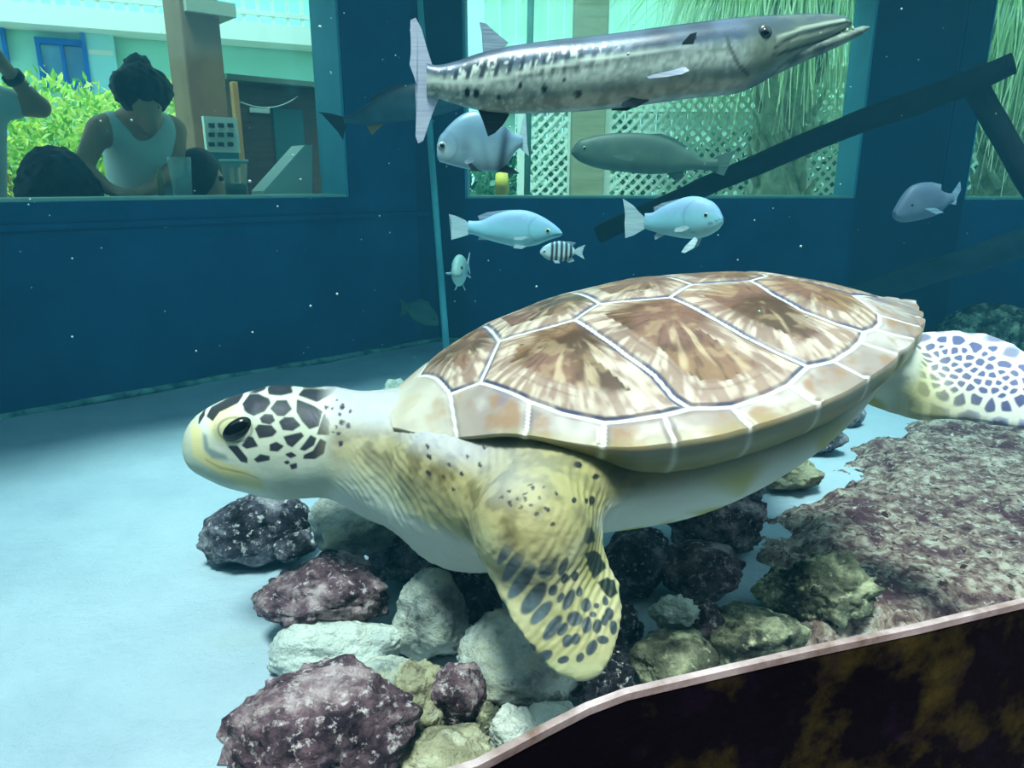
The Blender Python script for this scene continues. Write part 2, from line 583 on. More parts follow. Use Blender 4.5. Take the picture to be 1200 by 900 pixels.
def seg_dist(P, A, B):
    ab = B - A
    t = np.clip((P - A) @ ab / max(ab @ ab, 1e-12), 0, 1)
    return np.linalg.norm(P - A - t[:, None] * ab, axis=1)

def mixc(a, b, t):
    t = np.asarray(t)[..., None]
    return np.asarray(a) * (1 - t) + np.asarray(b) * t

# ------------------------------------------------------------------ the green sea turtle
# local axes: x forward from the nuchal notch, y to its left, z up; one unit = the length of the shell (1 m)
TM = np.array([[-0.95732, 0.18432, -0.22262], [-0.19079, -0.9816, 0.00772], [-0.2171, 0.04987, 0.97488]])
TT = np.array([-0.19748, 1.1846, -0.41899])
T_ORG = CAMP + TT
CL = -TM.T @ TT                                          # the viewpoint in turtle space, for measuring only
def t_world(X):
    return np.asarray(X) @ TM.T + T_ORG
def t_on_y(px, py, y):
    d = TM.T @ ray(px, py)
    return CL + d * ((y - CL[1]) / d[1])
def t_on_plane(px, py, p0, n):
    d = TM.T @ ray(px, py)
    return CL + d * (((np.asarray(p0) - CL) @ n) / (d @ n))
def t_px(X):
    return project(t_world(X))

turtle = None
_S = [0, .03, .1, .2, .3, .4, .5, .6, .7, .8, .9, .96, 1.0]
_W = [.10, .15, .228, .310, .372, .395, .39, .37, .325, .26, .17, .10, .03]
_ss = np.linspace(0, 1, 401)
_ww = np.interp(_ss, _S, _W)
_ker = np.hanning(25); _ker /= _ker.sum()
_ww = np.convolve(np.pad(_ww, 12, mode='edge'), _ker, 'valid')
_pp = np.convolve(np.pad(np.interp(_ss, [0, .08, .2, .35, .5, .7, .85, 1], [.35, .6, .85, .96, .94, .72, .34, .04]), 20, mode='edge'), np.hanning(41) / np.hanning(41).sum(), 'valid')
def shellW(s):
    return np.interp(s, _ss, _ww) * 1.0193
def shell_z(s, t):
    prof = np.interp(s, _ss, _pp)
    r2 = np.where(s > .5, 0.039 - .03 * sstep(.62, .95, s), 0.039)
    return 0.159 * prof * (1 - np.abs(t) ** 2.2) - 0.0093 * (s - .5) + r2 * (s - .5) ** 2 * 4 * t ** 2 + 0.018 * np.exp(-((s - .165) / .07) ** 2) * np.abs(t) ** 4
def shell_p(s, t):
    s = np.asarray(s, float); t = np.asarray(t, float)
    return np.stack([-(s - .022 * sstep(.78, 1.0, s)), t * shellW(s), shell_z(s, t) - .012 * sstep(.8, 1.0, s)], -1)

def mir(pl):
    return [(s, -t) for s, t in pl]
ZA = [(.145, .605), (.168, .465), (.198, .27)]
AB = [(.318, .32), (.332, .49), (.35, .65), (.368, .76), (.375, .86), (.388, .905)]
BC = [(.475, .33), (.498, .535), (.52, .68), (.548, .79), (.575, .875)]
CD = [(.64, .225), (.633, .44), (.645, .61), (.675, .74), (.708, .83)]
VEND = [(.69, .14), (.748, .275), (.788, .5), (.778, .755)]
C1 = ZA + AB + [(.35, .91), (.31, .91), (.278, .91), (.232, .87), (.198, .805), (.17, .705)]
C2 = AB[::-1] + [(.372, .22)] + BC + [(.53, .915), (.492, .925), (.44, .93)]
C3 = BC[::-1] + [(.535, .21)] + CD + [(.698, .855), (.662, .88), (.618, .89)]
C4 = CD[::-1] + VEND + [(.758, .815), (.735, .835)]
V1 = [(.06, 0), (.085, .335), (.098, .615)] + ZA
V1 = V1 + [(.198, 0)] + mir(V1)[::-1][:-1]
def sym(half):
    return half + mir(half)[::-1]
V2 = sym([(.198, 0.001), (.198, .27), (.318, .32), (.372, .22), (.372, .001)])
V3 = sym([(.372, .001), (.372, .22), (.475, .33), (.535, .21), (.535, .001)])
V4 = sym([(.535, .001), (.535, .21), (.64, .225), (.69, .14), (.69, .001)])
V5 = sym([(.69, .001), (.69, .14), (.748, .275), (.788, .5), (.90, .40), (.915, .001)])
MS = [((.098, .615), (.088, 1.02)), ((.198, .805), (.175, 1.02)), ((.278, .91), (.262, 1.02)), ((.352, .912), (.348, 1.02)), ((.44, .93), (.448, 1.02)), ((.53, .915), (.555, 1.02)),
      ((.618, .89), (.652, 1.02)), ((.685, .865), (.742, 1.02)), ((.735, .835), (.802, 1.02)), ((.778, .755), (.862, 1.02)), ((.788, .5), (.92, 1.02)), ((.90, .40), (.96, 1.02)), ((.915, .0), (1.0, .0))]
CMP = [(.098, .615), (.145, .605), (.17, .705), (.198, .805), (.232, .87), (.278, .91), (.31, .91), (.352, .912), (.388, .905), (.44, .93), (.492, .925), (.53, .915), (.575, .875), (.618, .89), (.662, .88), (.685, .865), (.708, .83), (.735, .835), (.758, .815), (.778, .755), (.788, .5), (.90, .40), (.915, .0)]
FOCI = {'V1': (.15, 0), 'V2': (.33, 0), 'V3': (.49, 0), 'V4': (.64, 0), 'V5': (.80, 0), 'C1': (.302, .42), 'C2': (.452, .45), 'C3': (.598, .48), 'C4': (.72, .42)}

def shell_pattern(S, Tt, P):
    """Colour and seam relief at shell coordinates; P are the points there (n,3)."""
    n = len(S); A = np.abs(Tt)
    lines = []
    for pl in (C1, C2, C3, C4):
        lines.append(pl + [pl[0]])
    for pl in (V1, V2, V3, V4, V5):
        lines.append([(s, abs(t)) for s, t in pl if t >= 0])
    lines += [list(m) for m in MS] + [CMP]
    Pa = P.copy(); Pa[:, 1] = np.abs(Pa[:, 1])
    dmin = np.full(n, 1.0)
    for pl in lines:
        pts = []
        for (s0, t0), (s1, t1) in zip(pl, pl[1:]):
            k = 4 if abs(s1 - s0) + abs(t1 - t0) > .1 else 2
            pts += [(s0 + (s1 - s0) * i / k, t0 + (t1 - t0) * i / k) for i in range(k)]
        pts.append(pl[-1])
        Q = shell_p([p[0] for p in pts], [min(p[1], 1.0) for p in pts])
        for a, b in zip(Q, Q[1:]):
            lo = np.minimum(a, b) - .03; hi = np.maximum(a, b) + .03
            m = ((Pa > lo) & (Pa < hi)).all(1)
            if m.any():
                dmin[m] = np.minimum(dmin[m], seg_dist(Pa[m], a, b))
    # colours
    pid = np.zeros(n, int)
    rad = np.full(n, 0.0); ang = np.zeros(n); size = np.ones(n)
    names = ['V1', 'V2', 'V3', 'V4', 'V5', 'C1', 'C2', 'C3', 'C4']
    polys = [V1, V2, V3, V4, V5, C1, C2, C3, C4]
    for i, (nm, pl) in enumerate(zip(names, polys)):
        T_ = A if nm[0] == 'C' else Tt
        m = poly_sd(S, T_ * .4, [(s, t * .4) for s, t in pl]) < 0
        f = FOCI[nm]; fp = shell_p(f[0], f[1])
        q = (Pa if nm[0] == 'C' else P) - fp
        pid[m] = i + 1
        rad[m] = np.linalg.norm(q[m] * (1, 1, 1.0), axis=1)
        ang[m] = np.arctan2(q[m, 1], q[m, 0]) + i * 2.1
    sc = pid > 0
    L = linv
    # big scutes: brown with pale streaks fanning out from the growth centre, greyer band near the border
    # streaks follow the direction of growth: noise that changes quickly with angle and slowly with radius
    U = np.stack([np.cos(ang) * 1.0, np.sin(ang) * 1.0, rad * 2.2 + pid], -1)
    st = fbm(U, 7.0, 3); st2 = fbm(U + 11, 17.0, 2)
    blot = fbm(P + 2.0, 16, 4); blot2 = fbm(P + 9.0, 42, 3)
    base = mixc(L((78, 54, 38)), L((132, 98, 72)), sstep(.35, .65, blot))
    base = mixc(base, L((128, 90, 78)), sstep(.45, .65, fbm(P + 5, 9, 2)) * .7)
    base = mixc(base, L((204, 178, 146)), sstep(.56, .76, st) * sstep(.02, .07, rad) * .6)
    base = mixc(base, L((66, 46, 36)), sstep(.56, .72, st2) * .55)
    base = mixc(base, L((188, 160, 124)), sstep(.58, .72, blot2) * .3)
    outer = sstep(.056, .038, dmin) * sstep(.05, .11, rad)
    pale = mixc(L((150, 124, 112)), L((196, 176, 164)), sstep(.4, .6, st2))
    base = mixc(base, pale, outer * .75)
    base = mixc(base, L((86, 64, 54)), sstep(.60, .75, st2) * outer * .5)
    base = mixc(base, L((224, 206, 180)), sstep(.60, .72, st2) * outer * .7)
    ring = np.exp(-((dmin - .030) / .0022) ** 2) + .7 * np.exp(-((dmin - .043) / .002) ** 2)
    base = mixc(base, L((74, 56, 50)), np.clip(ring * .35 * sstep(.3, .6, blot), 0, 1))
    # marginals: pale with tan and violet clouds
    mg = mixc(L((146, 130, 124)), L((184, 172, 168)), sstep(.35, .65, blot))
    mg = mixc(mg, L((148, 112, 84)), sstep(.47, .64, fbm(P + 21, 24, 4)) * .85 * sstep(.004, .016, dmin))
    mg = mixc(mg, L((120, 112, 130)), sstep(.60, .72, fbm(P + 31, 18, 3)) * .55)
    mg = mixc(mg, L((150, 140, 90)), sstep(.95, .995, A) * sstep(.70, .40, S) * sstep(.10, .18, S) * .45)
    fr = sstep(.14, .03, S)
    mg = mixc(mg, L((204, 192, 172)), fr * .6)
    col = np.where(sc[:, None], base, mg)
    # the dark blue line just inside a scute, then the white seam
    dk = sstep(.0095, .0058, dmin) * np.where(sc, 1, .25)
    dk = dk * (.55 + .45 * sstep(.35, .6, fbm(P + 41, 30, 2)))
    col = mixc(col, L((64, 66, 96)), dk * .95)
    col = mixc(col, L((236, 234, 226)), sstep(.0033, .0014, dmin) * (.75 + .25 * sstep(.3, .5, blot)))
    relief = -.0022 * sstep(.010, .002, dmin) + .0016 * sstep(.0, .03, dmin) * sc + (blot2 - .5) * .0012
    return col, relief

def build_carapace(parent):
    ns, nt = 420, 460
    g = np.linspace(0, 1, ns); tt = np.sin(np.linspace(-1, 1, nt) * math.pi / 2 * .86) / math.sin(math.pi / 2 * .86)
    S, Tt = np.meshgrid(g, tt, indexing='ij')
    P = shell_p(S, Tt)
    # slightly scalloped rear edge
    notch = np.zeros(ns)
    for _, (s1, _) in MS[7:12]:
        notch -= .006 * np.exp(-((g - s1) / .010) ** 2)
    P[..., 1] += (notch[:, None] * sstep(.86, 1.0, np.abs(Tt)) * np.sign(Tt))
    Pf = P.reshape(-1, 3)
    col, rel = shell_pattern(S.ravel(), Tt.ravel(), Pf)
    # normals
    du = np.gradient(P, axis=0); dv = np.gradient(P, axis=1)
    N = np.cross(dv, du); N /= np.linalg.norm(N, axis=-1, keepdims=True) + 1e-9
    N[N[..., 2] < 0] *= -1
    Pf = Pf + N.reshape(-1, 3) * rel[:, None]
    P = Pf.reshape(ns, nt, 3)
    # underside of the marginals, curling in under the rim on both sides
    under = []
    ucol = []
    for side, j in ((1, nt - 1), (-1, 0)):
        e = P[:, j]
        rows = []
        K = 14
        for k in range(1, K + 1):
            a = k / K
            inn = .16 * a ** 1.4 * np.sin(np.clip(g * math.pi, 0, math.pi)) ** .7; lipk = .15 + .85 * sstep(.16, .36, g)
            dz = -.085 * lipk * np.sin(a * math.pi / 2) * (np.sin(np.clip(g * 1.02, 0, 1) * math.pi) ** .5) - .006 * min(1, a * 5)
            r = e.copy(); r[:, 1] -= side * inn; r[:, 2] += dz
            rows.append(r)
        under.append(np.stack(rows, 1))
    V = [P.reshape(-1, 3)]; F = []
    ids = np.arange(ns * nt).reshape(ns, nt)
    def quads(I, flip=False):
        q = np.stack([I[:-1, :-1], I[1:, :-1], I[1:, 1:], I[:-1, 1:]], -1).reshape(-1, 4)
        return q[:, ::-1] if flip else q
    F.append(quads(ids))
    off = ns * nt
    for side, u in zip((1, -1), under):
        k = u.shape[1]
        I = np.arange(ns * k).reshape(ns, k) + off; off += ns * k
        V.append(u.reshape(-1, 3))
        edge = ids[:, -1:] if side == 1 else ids[:, :1]
        I = np.concatenate([edge, I], 1)
        F.append(quads(I, side == -1))
        up = u.reshape(-1, 3)
        aa = np.tile(np.arange(1, k + 1) / k, ns); sss = np.repeat(g, k)
        n1 = fbm(up + 3, 14, 3)
        c = mixc(linv((138, 130, 80)), linv((114, 114, 72)), sstep(.3, .7, n1))
        c = mixc(c, linv((170, 168, 136)), sstep(.15, .75, aa) * .5)
        c = mixc(c, linv((128, 124, 70)), sstep(.45, .7, fbm(up + 13, 9, 3)) * .5 * sstep(.1, .3, aa))
        for (s0, _), (s1, _) in MS[:10]:
            c = mixc(c, linv((220, 222, 208)), np.exp(-((sss - s1) / .004) ** 2) * .6)
        c = mixc(c, linv((190, 182, 170)), sstep(.12, .03, aa) * .7)
        ucol.append(c)
    V = np.concatenate(V); F = np.concatenate(F)
    me = mesh_np('carapace', V, F)
    set_cols(me, np.concatenate([col] + ucol))
    m = mat('turtle shell', attr=True, rough=0.38, spec=0.35, bump=[(90, 0.12, 0.003)])
    return link('carapace', me, m, parent)

# blades of the flippers: (outline in the photo plane, plane point, plane normal)
def blade(outline_px, p0, n):
    n = np.asarray(n, float); n /= np.linalg.norm(n)
    pts = np.array([t_on_plane(x, y, p0, n) for x, y in outline_px])
    c = pts.mean(0)
    u, s, vt = np.linalg.svd(pts - c)
    a = vt[0]; b = np.cross(n, a)
    return dict(c=c, a=a, b=b, n=n, poly=np.stack([(pts - c) @ a, (pts - c) @ b], -1))
def blade_d(P, B, th, bend=0.0, bendb=0.0):
    q = [P[i] - B['c'][i] for i in range(3)]
    A = sum(q[i] * B['a'][i] for i in range(3)); Bq = sum(q[i] * B['b'][i] for i in range(3)); Nn = sum(q[i] * B['n'][i] for i in range(3))
    Nn = Nn - bend * A ** 2 - bendb * Bq ** 2
    d2 = poly_sd(A, Bq, B['poly'])
    h = th * np.sqrt(np.clip(-d2 / .05, 0.12, 1))
    return np.maximum(d2, np.abs(Nn) - h)

FORE_PX = [(577, 628), (575, 655), (583, 690), (597, 722), (617, 752), (641, 780), (665, 797), (690, 800), (706, 790), (718, 768), (727, 738), (730, 708), (727, 684), (714, 655), (695, 630), (660, 614), (610, 608)]
FORE_P0 = t_on_y(640, 690, 0.40)
fore_n = (CL - FORE_P0) / np.linalg.norm(CL - FORE_P0) + np.array([-.25, .1, .35])
FORE = blade(FORE_PX, FORE_P0, fore_n)
REAR_PX = [(1010, 432), (1030, 412), (1060, 394), (1085, 388), (1120, 386), (1158, 389), (1190, 403), (1222, 425), (1250, 455), (1262, 485), (1245, 506), (1200, 503), (1140, 493), (1085, 488), (1040, 480), (1000, 466)]
REAR_P0 = t_on_y(1090, 440, 0.20)
rear_n = (CL - REAR_P0) / np.linalg.norm(CL - REAR_P0) + np.array([0, -.2, .55])
REAR = blade(REAR_PX, REAR_P0, rear_n)

def mirror_blade(B, shift=(0, 0, 0), rot=None):
    f = np.array([1, -1, 1.0])
    C = dict(c=B['c'] * f + np.asarray(shift), a=B['a'] * f, b=B['b'] * f, n=B['n'] * f, poly=B['poly'])
    if rot is not None:
        piv, R = rot
        C['c'] = piv + R @ (C['c'] - piv)
        for k in 'abn': C[k] = R @ C[k]
    return C
def rotm(axis, deg):
    return np.array(Matrix.Rotation(math.radians(deg), 3, Vector(axis)))
SH_R = np.array([-.14, -.24, -.10])
FORE_R = mirror_blade(FORE, (0, 0, 0), (SH_R, rotm((0, 1, 0), 42) @ rotm((1, 0, 0), 8)))
REAR_R = mirror_blade(REAR, (0, 0, 0))

EYE = t_on_y(277, 503, 0.066)
def turtle_field(P):
    X, Y, Z = P
    d = ell_d(P, (-.45, 0, -.070), (.44, .345, .165))
    d = np.maximum(d, -(Z + .205 + .46 * (X + .33) + .25 * (X + .33) ** 2) * .9 * 1.0)
    d = smin(d, ell_d(P, (-.10, .0, -.085), (.17, .235, .115)), .06)
    # plastron keel towards the chest
    d = smin(d, ell_d(P, (-.12, 0.06, -.16), (.14, .17, .07)), .05)
    for sy in (1, -1):
        d = smin(d, cone_d(P, (-.05, .15 * sy, -.025), (-.25, .275 * sy, -.036), .058, .052), .04)
        d = smin(d, cone_d(P, (-.03, .05 * sy, -.010), (-.085, .190 * sy, -.016), .050, .048), .04)
    # neck
    ns = (1, .92, 1)
    d = smin(d, cone_d(P, (-.06, 0, -.055), (.03, 0, -.030), .125, .103, ns), .05)
    d = smin(d, cone_d(P, (.03, 0, -.030), (.10, 0, .012), .100, .088, ns), .03)
    # head
    hs = (1, 1.18, 1)
    hd = cone_d(P, (.13, 0, .026), (.195, 0, .040), .087, .093, hs)
    hd = smin(hd, cone_d(P, (.195, 0, .042), (.262, 0, .060), .091, .070, hs), .02)
    hd = smin(hd, cone_d(P, (.262, 0, .064), (.297, 0, .072), .064, .036, hs), .03)
    hd = smin(hd, cone_d(P, (.27, 0, .030), (.315, 0, .050), .026, .018, (1, .8, 1)), .035)
    hd = smin(hd, cone_d(P, (.17, 0, -.012), (.27, 0, .022), .042, .024, (1, .75, 1)), .03)
    d = smin(d, hd, .03)
    for sy in (1, -1):
        e = np.array([EYE[0], EYE[1] * sy, EYE[2]])
        # eye lids: a low swelling round the eye
        d = smin(d, ell_d(P, e + np.array([.002, -.012 * sy, .002]), (.034, .018, .027)), .012)
        d = np.maximum(d, -ell_d(P, e + np.array([-.001, .012 * sy, 0]), (.0235, .010, .0145), rotm((0, 1, 0), 22)))
    # mouth line
    yb = np.abs(Y)
    # shoulders and upper arms
    SL = t_on_y(612, 572, .20); EL = t_on_y(618, 620, .36)
    d = smin(d, cone_d(P, SL + np.array([.05, 0, .0]), EL, .070, .056), .06)
    d = smin(d, cone_d(P, SL - np.array([.05, 0, .0]), EL, .066, .054), .05)
    d = smin(d, cone_d(P, EL, FORE['c'] + FORE['a'] * 0, .050, .018), .04)
    d = smin(d, blade_d(P, FORE, .020, 0.0, -1.0), .025)
    d = smin(d, cone_d(P, SL - np.array([.10, .02, -.01]), EL - np.array([.03, 0, 0]), .062, .048), .06)
    SR = SL * np.array([1, -1, 1]); ER = SH_R + rotm((0, 1, 0), 42) @ rotm((1, 0, 0), 8) @ (EL * np.array([1, -1, 1]) - SH_R)
    d = smin(d, cone_d(P, SR, ER, .085, .055), .05)
    d = smin(d, cone_d(P, ER, FORE_R['c'], .048, .018), .04)
    d = smin(d, blade_d(P, FORE_R, .020, 0.0, -1.0), .025)
    # hind legs
    for B, sy in ((REAR, 1), (REAR_R, -1)):
        hip = np.array([-.80, .17 * sy, -.055])
        d = smin(d, cone_d(P, hip, B['c'] + (B['poly'][14][0] * B['a'] + B['poly'][14][1] * B['b']) * .55, .062, .030), .04)
        d = smin(d, blade_d(P, B, .019, 0.0, -.8), .03)
    # tail
    d = smin(d, cone_d(P, (-.86, 0, -.07), (-1.03, 0, -.10), .035, .010), .03)
    return d

HEAD_POLYS = [
 [(425,235),(460,190),(530,180),(610,195),(625,215),(590,260),(520,285),(470,265)], [(640,245),(675,205),(740,205),(780,250),(735,285),(690,283)],
 [(570,305),(600,283),(650,285),(668,315),(640,335),(585,328)], [(708,325),(740,302),(800,303),(848,345),(800,375),(735,370)],
 [(540,370),(560,348),(650,350),(685,385),(660,410),(570,425)], [(820,205),(940,235),(1000,260),(980,340),(920,360),(870,320),(825,265)],
 [(1020,275),(1050,310),(1055,390),(980,390)], [(745,420),(860,393),(875,410),(800,480),(770,465)], [(930,408),(965,420),(950,460),(890,500),(862,495)],
 [(1000,425),(1035,440),(1020,510),(960,550),(885,555),(890,535),(950,505)], [(490,425),(520,430),(555,480),(480,500),(450,485)],
 [(650,470),(690,455),(735,480),(700,510),(650,505)], [(540,575),(580,540),(640,550),(640,570),(560,590)], [(350,500),(410,495),(480,570),(480,600),(440,595)],
 [(160,330),(175,290),(300,225),(400,200),(380,230),(250,290),(210,345)], [(590,145),(640,120),(720,125),(770,160),(700,170),(610,165)],
 [(425,180),(500,148),(565,150),(500,172)], [(850,160),(1080,155),(960,205),(830,175)], [(95,350),(120,310),(130,330),(100,380)],
 [(760,535),(795,522),(825,540),(790,555)], [(790,610),(830,598),(830,625),(800,635)], [(750,590),(770,580),(780,592),(765,600)], [(270,215),(400,160),(410,165),(340,200)],
 [(860,128),(1000,120),(1040,128),(900,140)]]
HEAD_POLYS = [[(210 + x / 6, 440 + y / 6) for x, y in pl] for pl in HEAD_POLYS]
BEAK = [(210 + x / 6, 440 + y / 6) for x, y in [(140,430),(175,440),(200,520),(330,560),(345,600),(220,598),(160,545)]]
NECK_DOTS = [(1145,235,14),(1145,320,15),(1192,338,15),(1140,445,15),(1125,385,11),(1110,345,8),(1030,237,11),(1180,150,7),(1130,275,8),(1075,240,7),(1080,380,7),(1200,260,9),(1105,200,6)]
NECK_DOTS = [(210 + x / 6, 440 + y / 6, r / 6 * 1.15) for x, y, r in NECK_DOTS]
FLIP_EL = [(225,435,22,12,50),(235,480,30,14,50),(258,515,35,16,48),(285,555,42,18,45),(325,600,45,22,50),(350,640,38,16,45),(385,685,38,16,55),(300,457,20,9,10),(333,482,24,12,20),(358,522,32,20,50),(275,690,25,12,-20),(320,735,20,10,-30),(365,765,22,14,20),(430,725,18,14,70),(455,720,16,12,70),(505,745,24,14,60),(540,720,18,12,0),(415,690,20,12,55),(402,522,22,10,65),(380,580,14,12,60),(412,550,12,10,60),(430,605,30,13,65),(405,600,14,8,60),(445,540,12,10,80),(462,580,14,9,80),(485,618,20,14,80),(450,660,22,20,10),(488,678,24,14,80),(522,680,20,13,80),(507,645,10,8,0),(518,618,8,8,0),(405,478,12,9,60),(380,470,9,8,50),(365,440,8,6,50),(400,440,9,6,0),(270,425,8,6,45),(210,405,9,7,60),(575,680,12,20,0),(560,640,14,18,0),(545,660,10,16,0),(548,600,9,14,0),(420,780,16,10,10),(470,775,14,10,60)]
FLIP_EL = [(500 + x / 2.647, 480 + y / 2.647, a / 2.4, b / 2.35, ang) for x, y, a, b, ang in FLIP_EL]
FLIP_SQ = [[(455,450),(470,415),(490,402),(512,428),(478,455)], [(472,478),(510,452),(530,455),(557,492),(510,538)], [(522,545),(555,525),(580,530),(592,570),(565,592),(545,575)]]
FLIP_SQ = [[(500 + x / 2.647, 480 + y / 2.647) for x, y in pl] for pl in FLIP_SQ]
SHOULDER_DOTS = [(604,518,4.2,2.2),(619,518.5,4.8,2.8),(633,519,4.5,2.4),(658,521.5,5,2.6),(637,526,2,1.6),(568,525,2.2,1.8),(676,533,5,2.4),(656,546,2.2,2),(664,549,4.5,3.5),(610,545,2.4,1.8),(640,541,3,2),(590,538,2,1.6),(575,545,2,1.6),(560,540,2.2,2),(548,535,2.2,1.8),(600,530,1.8,1.5),(540,552,2.4,1.8),(527,547,2,1.8),(505,545,3,2.6),(504,536,2.2,2.2),(504,562,3.2,3.2),(500,523,2.4,2.6),(491,512,2.4,2.8),(502,511,2.6,2.4),(520,560,2,1.6),(530,570,2,1.5),(545,566,1.8,1.5),(622,534,1.6,1.4),(584,528,1.8,1.5)]

def ellipse_mask(X, Y, el, soft=.16):
    m = np.zeros(X.shape)
    for x, y, a, b, ang in el:
        c, s = math.cos(math.radians(ang)), math.sin(math.radians(ang))
        dx, dy = X - x, -(Y - y)
        r = np.sqrt(((dx * c + dy * s) / a) ** 2 + ((-dx * s + dy * c) / b) ** 2)
        m = np.maximum(m, sstep(1 + soft, 1 - soft, r))
    return m

def plane_px(V, p0, n):
    """Where points fall, dropped straight onto a plane of the animal, in the frame the scale drawings are written in."""
    n = np.asarray(n) / np.linalg.norm(n)
    Q = V - ((V - p0) @ n)[:, None] * n
    return t_px(Q)

def turtle_colours(V, NY):
    n = len(V); L = linv
    X, Y, Z = V.T
    n1 = fbm(V, 12, 4); n2 = fbm(V + 7, 45, 3)
    # skin: cream below, olive-yellow on shoulders and sides
    col = mixc(L((196, 198, 184)), L((176, 180, 156)), sstep(.35, .65, n1))
    Vm = V.copy(); Vm[:, 1] = np.abs(V[:, 1])
    shoulder = sstep(.30, .10, np.linalg.norm((Vm - t_on_y(610, 565, .27)) / (1.0, 1.2, 1.0), axis=1))
    olive = mixc(L((150, 138, 78)), L((112, 102, 52)), sstep(.4, .65, n2))
    col = mixc(col, olive, shoulder * .85 * sstep(-.20, -.10, Z + .25 * (np.abs(Y) - .2)))
    # wrinkled skin of neck and shoulder: small scale cells
    mid = sstep(.17, .13, X) * sstep(-.25, -.05, X)
    ctr = -.03 + .35 * np.clip(X, -.1, .2)
    top = sstep(ctr - .045, ctr + .03, Z)
    col = mixc(col, mixc(L((156, 140, 100)), L((106, 90, 54)), sstep(.4, .66, n2)), mid * top * .8)
    hx, hy = plane_px(Vm, np.array([.2, .066, .05]), (0, 1, 0))
    white = mid * sstep(ctr + .045, ctr + .085, Z)
    col = mixc(col, L((184, 180, 188)), white * .8)
    col = mixc(col, L((206, 208, 200)), mid * sstep(ctr - .03, ctr - .07, Z) * .8)
    # plastron plates
    r = np.random.RandomState(3)
    sites = []
    sites = np.array([(-.13 - .62 * r.rand(), .04 + .28 * r.rand(), -.18 + .06 * r.rand()) for _ in range(130)])
    d = np.sqrt(((Vm[:, None, :] - sites[None]) ** 2).sum(-1)) if n < 120000 else None
    plas = sstep(-.06, -.10, Z) * sstep(-.15, -.22, X) * sstep(-.9, -.75, X)
    if d is None:
        ds = np.full((n, 2), 9.0)
        for s_ in sites:
            q = np.linalg.norm(Vm - s_, axis=1)
            a0 = ds[:, 0].copy()
            ds[:, 0] = np.minimum(a0, q); ds[:, 1] = np.minimum(ds[:, 1], np.maximum(a0, q))
    else:
        d.sort(1); ds = d[:, :2]
    cell = sstep(.006, .022, ds[:, 1] - ds[:, 0])
    col = mixc(col, mixc(L((228, 232, 220)), L((196, 190, 112)), cell), plas * .85)
    # head
    head = sstep(400, 366, hx) * sstep(.03, .06, X)
    hb = mixc(L((214, 210, 200)), L((190, 190, 172)), sstep(.4, .65, n1))
    low = sstep(.055, -.0, Z - .35 * (X - .2))
    hb = mixc(hb, mixc(L((200, 202, 182)), L((176, 184, 166)), sstep(.4, .6, n1)), low)
    jaw = sstep(.0, .014, X - .215) * sstep(4, -4, poly_sd(hx, hy, [(245, 537), (262, 545), (285, 553), (310, 560), (312, 574), (290, 574), (255, 560), (236, 546)]))
    hb = mixc(hb, L((204, 190, 128)), jaw * .8)
    beakband = sstep(3, -3, poly_sd(hx, hy, [(215, 505), (231, 508), (236, 530), (250, 541), (290, 548), (300, 556), (250, 556), (222, 540)]))
    hb = mixc(hb, L((216, 198, 138)), beakband * .8)
    hb = mixc(hb, L((104, 122, 128)), sstep(2.5, -3.5, poly_sd(hx, hy, BEAK)) * .8)
    lid = sstep(1.25, .9, np.sqrt(((hx - 264) / 22) ** 2 + ((hy - 500) / 19) ** 2))
    hb = mixc(hb, L((222, 210, 160)), lid * .85)
    for pl in HEAD_POLYS:
        sd = poly_sd(hx, hy, pl)
        m = sstep(1.9, .1, sd)
        inner = mixc(L((18, 19, 36)), L((62, 50, 74)), sstep(-1.5, -8, sd) * sstep(.4, .65, n2) * .8)
        hb = mixc(hb, inner, m * .97)
    crease = np.abs(poly_sd(hx, hy, [(236, 541), (256, 549), (284, 553), (303, 559), (284, 554), (256, 550.5)]))
    hb = mixc(hb, L((96, 90, 70)), sstep(1.5, .4, crease) * .4 * (hx > 238))
    er = np.sqrt(((hx - 275.5) / 20) ** 2 + ((hy - 503) / 14) ** 2)
    hb = mixc(hb, L((66, 62, 50)), sstep(.14, .04, np.abs(er - 1.0)) * .55)
    col = mixc(col, hb, head)
    nd = np.zeros(n)
    for x, y, rr in NECK_DOTS:
        nd = np.maximum(nd, sstep(1.2, .8, np.hypot(hx - x, hy - y) / rr))
    col = mixc(col, L((34, 34, 50)), nd * (Y > -9) * sstep(.03, .06, X))
    # fine dots on neck and shoulder
    sx, sy = plane_px(Vm, t_on_y(600, 545, .25), (0, 1, 0))
    sdm = np.zeros(n)
    for x, y, a, b in SHOULDER_DOTS:
        sdm = np.maximum(sdm, sstep(1.2, .8, np.hypot((sx - x) / a, (sy - y) / b)))
    col = mixc(col, L((40, 42, 44)), sdm * sstep(.30, .45, NY) * sstep(.12, .06, X) * (Vm[:, 1] > .03))
    # scale net on the shoulder skin
    # fore flippers
    for B, far in ((FORE, False), (FORE_R, True)):
        q = V - B['c']
        A_ = q @ B['a']; Bq = q @ B['b']; Nn = q @ B['n']
        # place in the drawing frame by the near blade's own plane
        Q = FORE['c'] + A_[:, None] * FORE['a'] + Bq[:, None] * FORE['b']
        fx, fy = t_px(Q)
        inb = sstep(.035, .010, poly_sd(A_, Bq, B['poly'])) * sstep(.075, .05, np.abs(Nn)) * sstep(612, 640, fy)
        inb = inb * ((Y > .2) if not far else (Y < -.15))
        fl = mixc(L((178, 172, 134)), L((146, 142, 100)), sstep(.35, .65, n1))
        fl = mixc(fl, L((170, 176, 140)), sstep(760, 790, fy) * .7)
        fl = mixc(fl, L((128, 124, 62)), np.exp(-(((fx - 688) / 14) ** 2 + ((fy - 668) / 34) ** 2)) * .8)
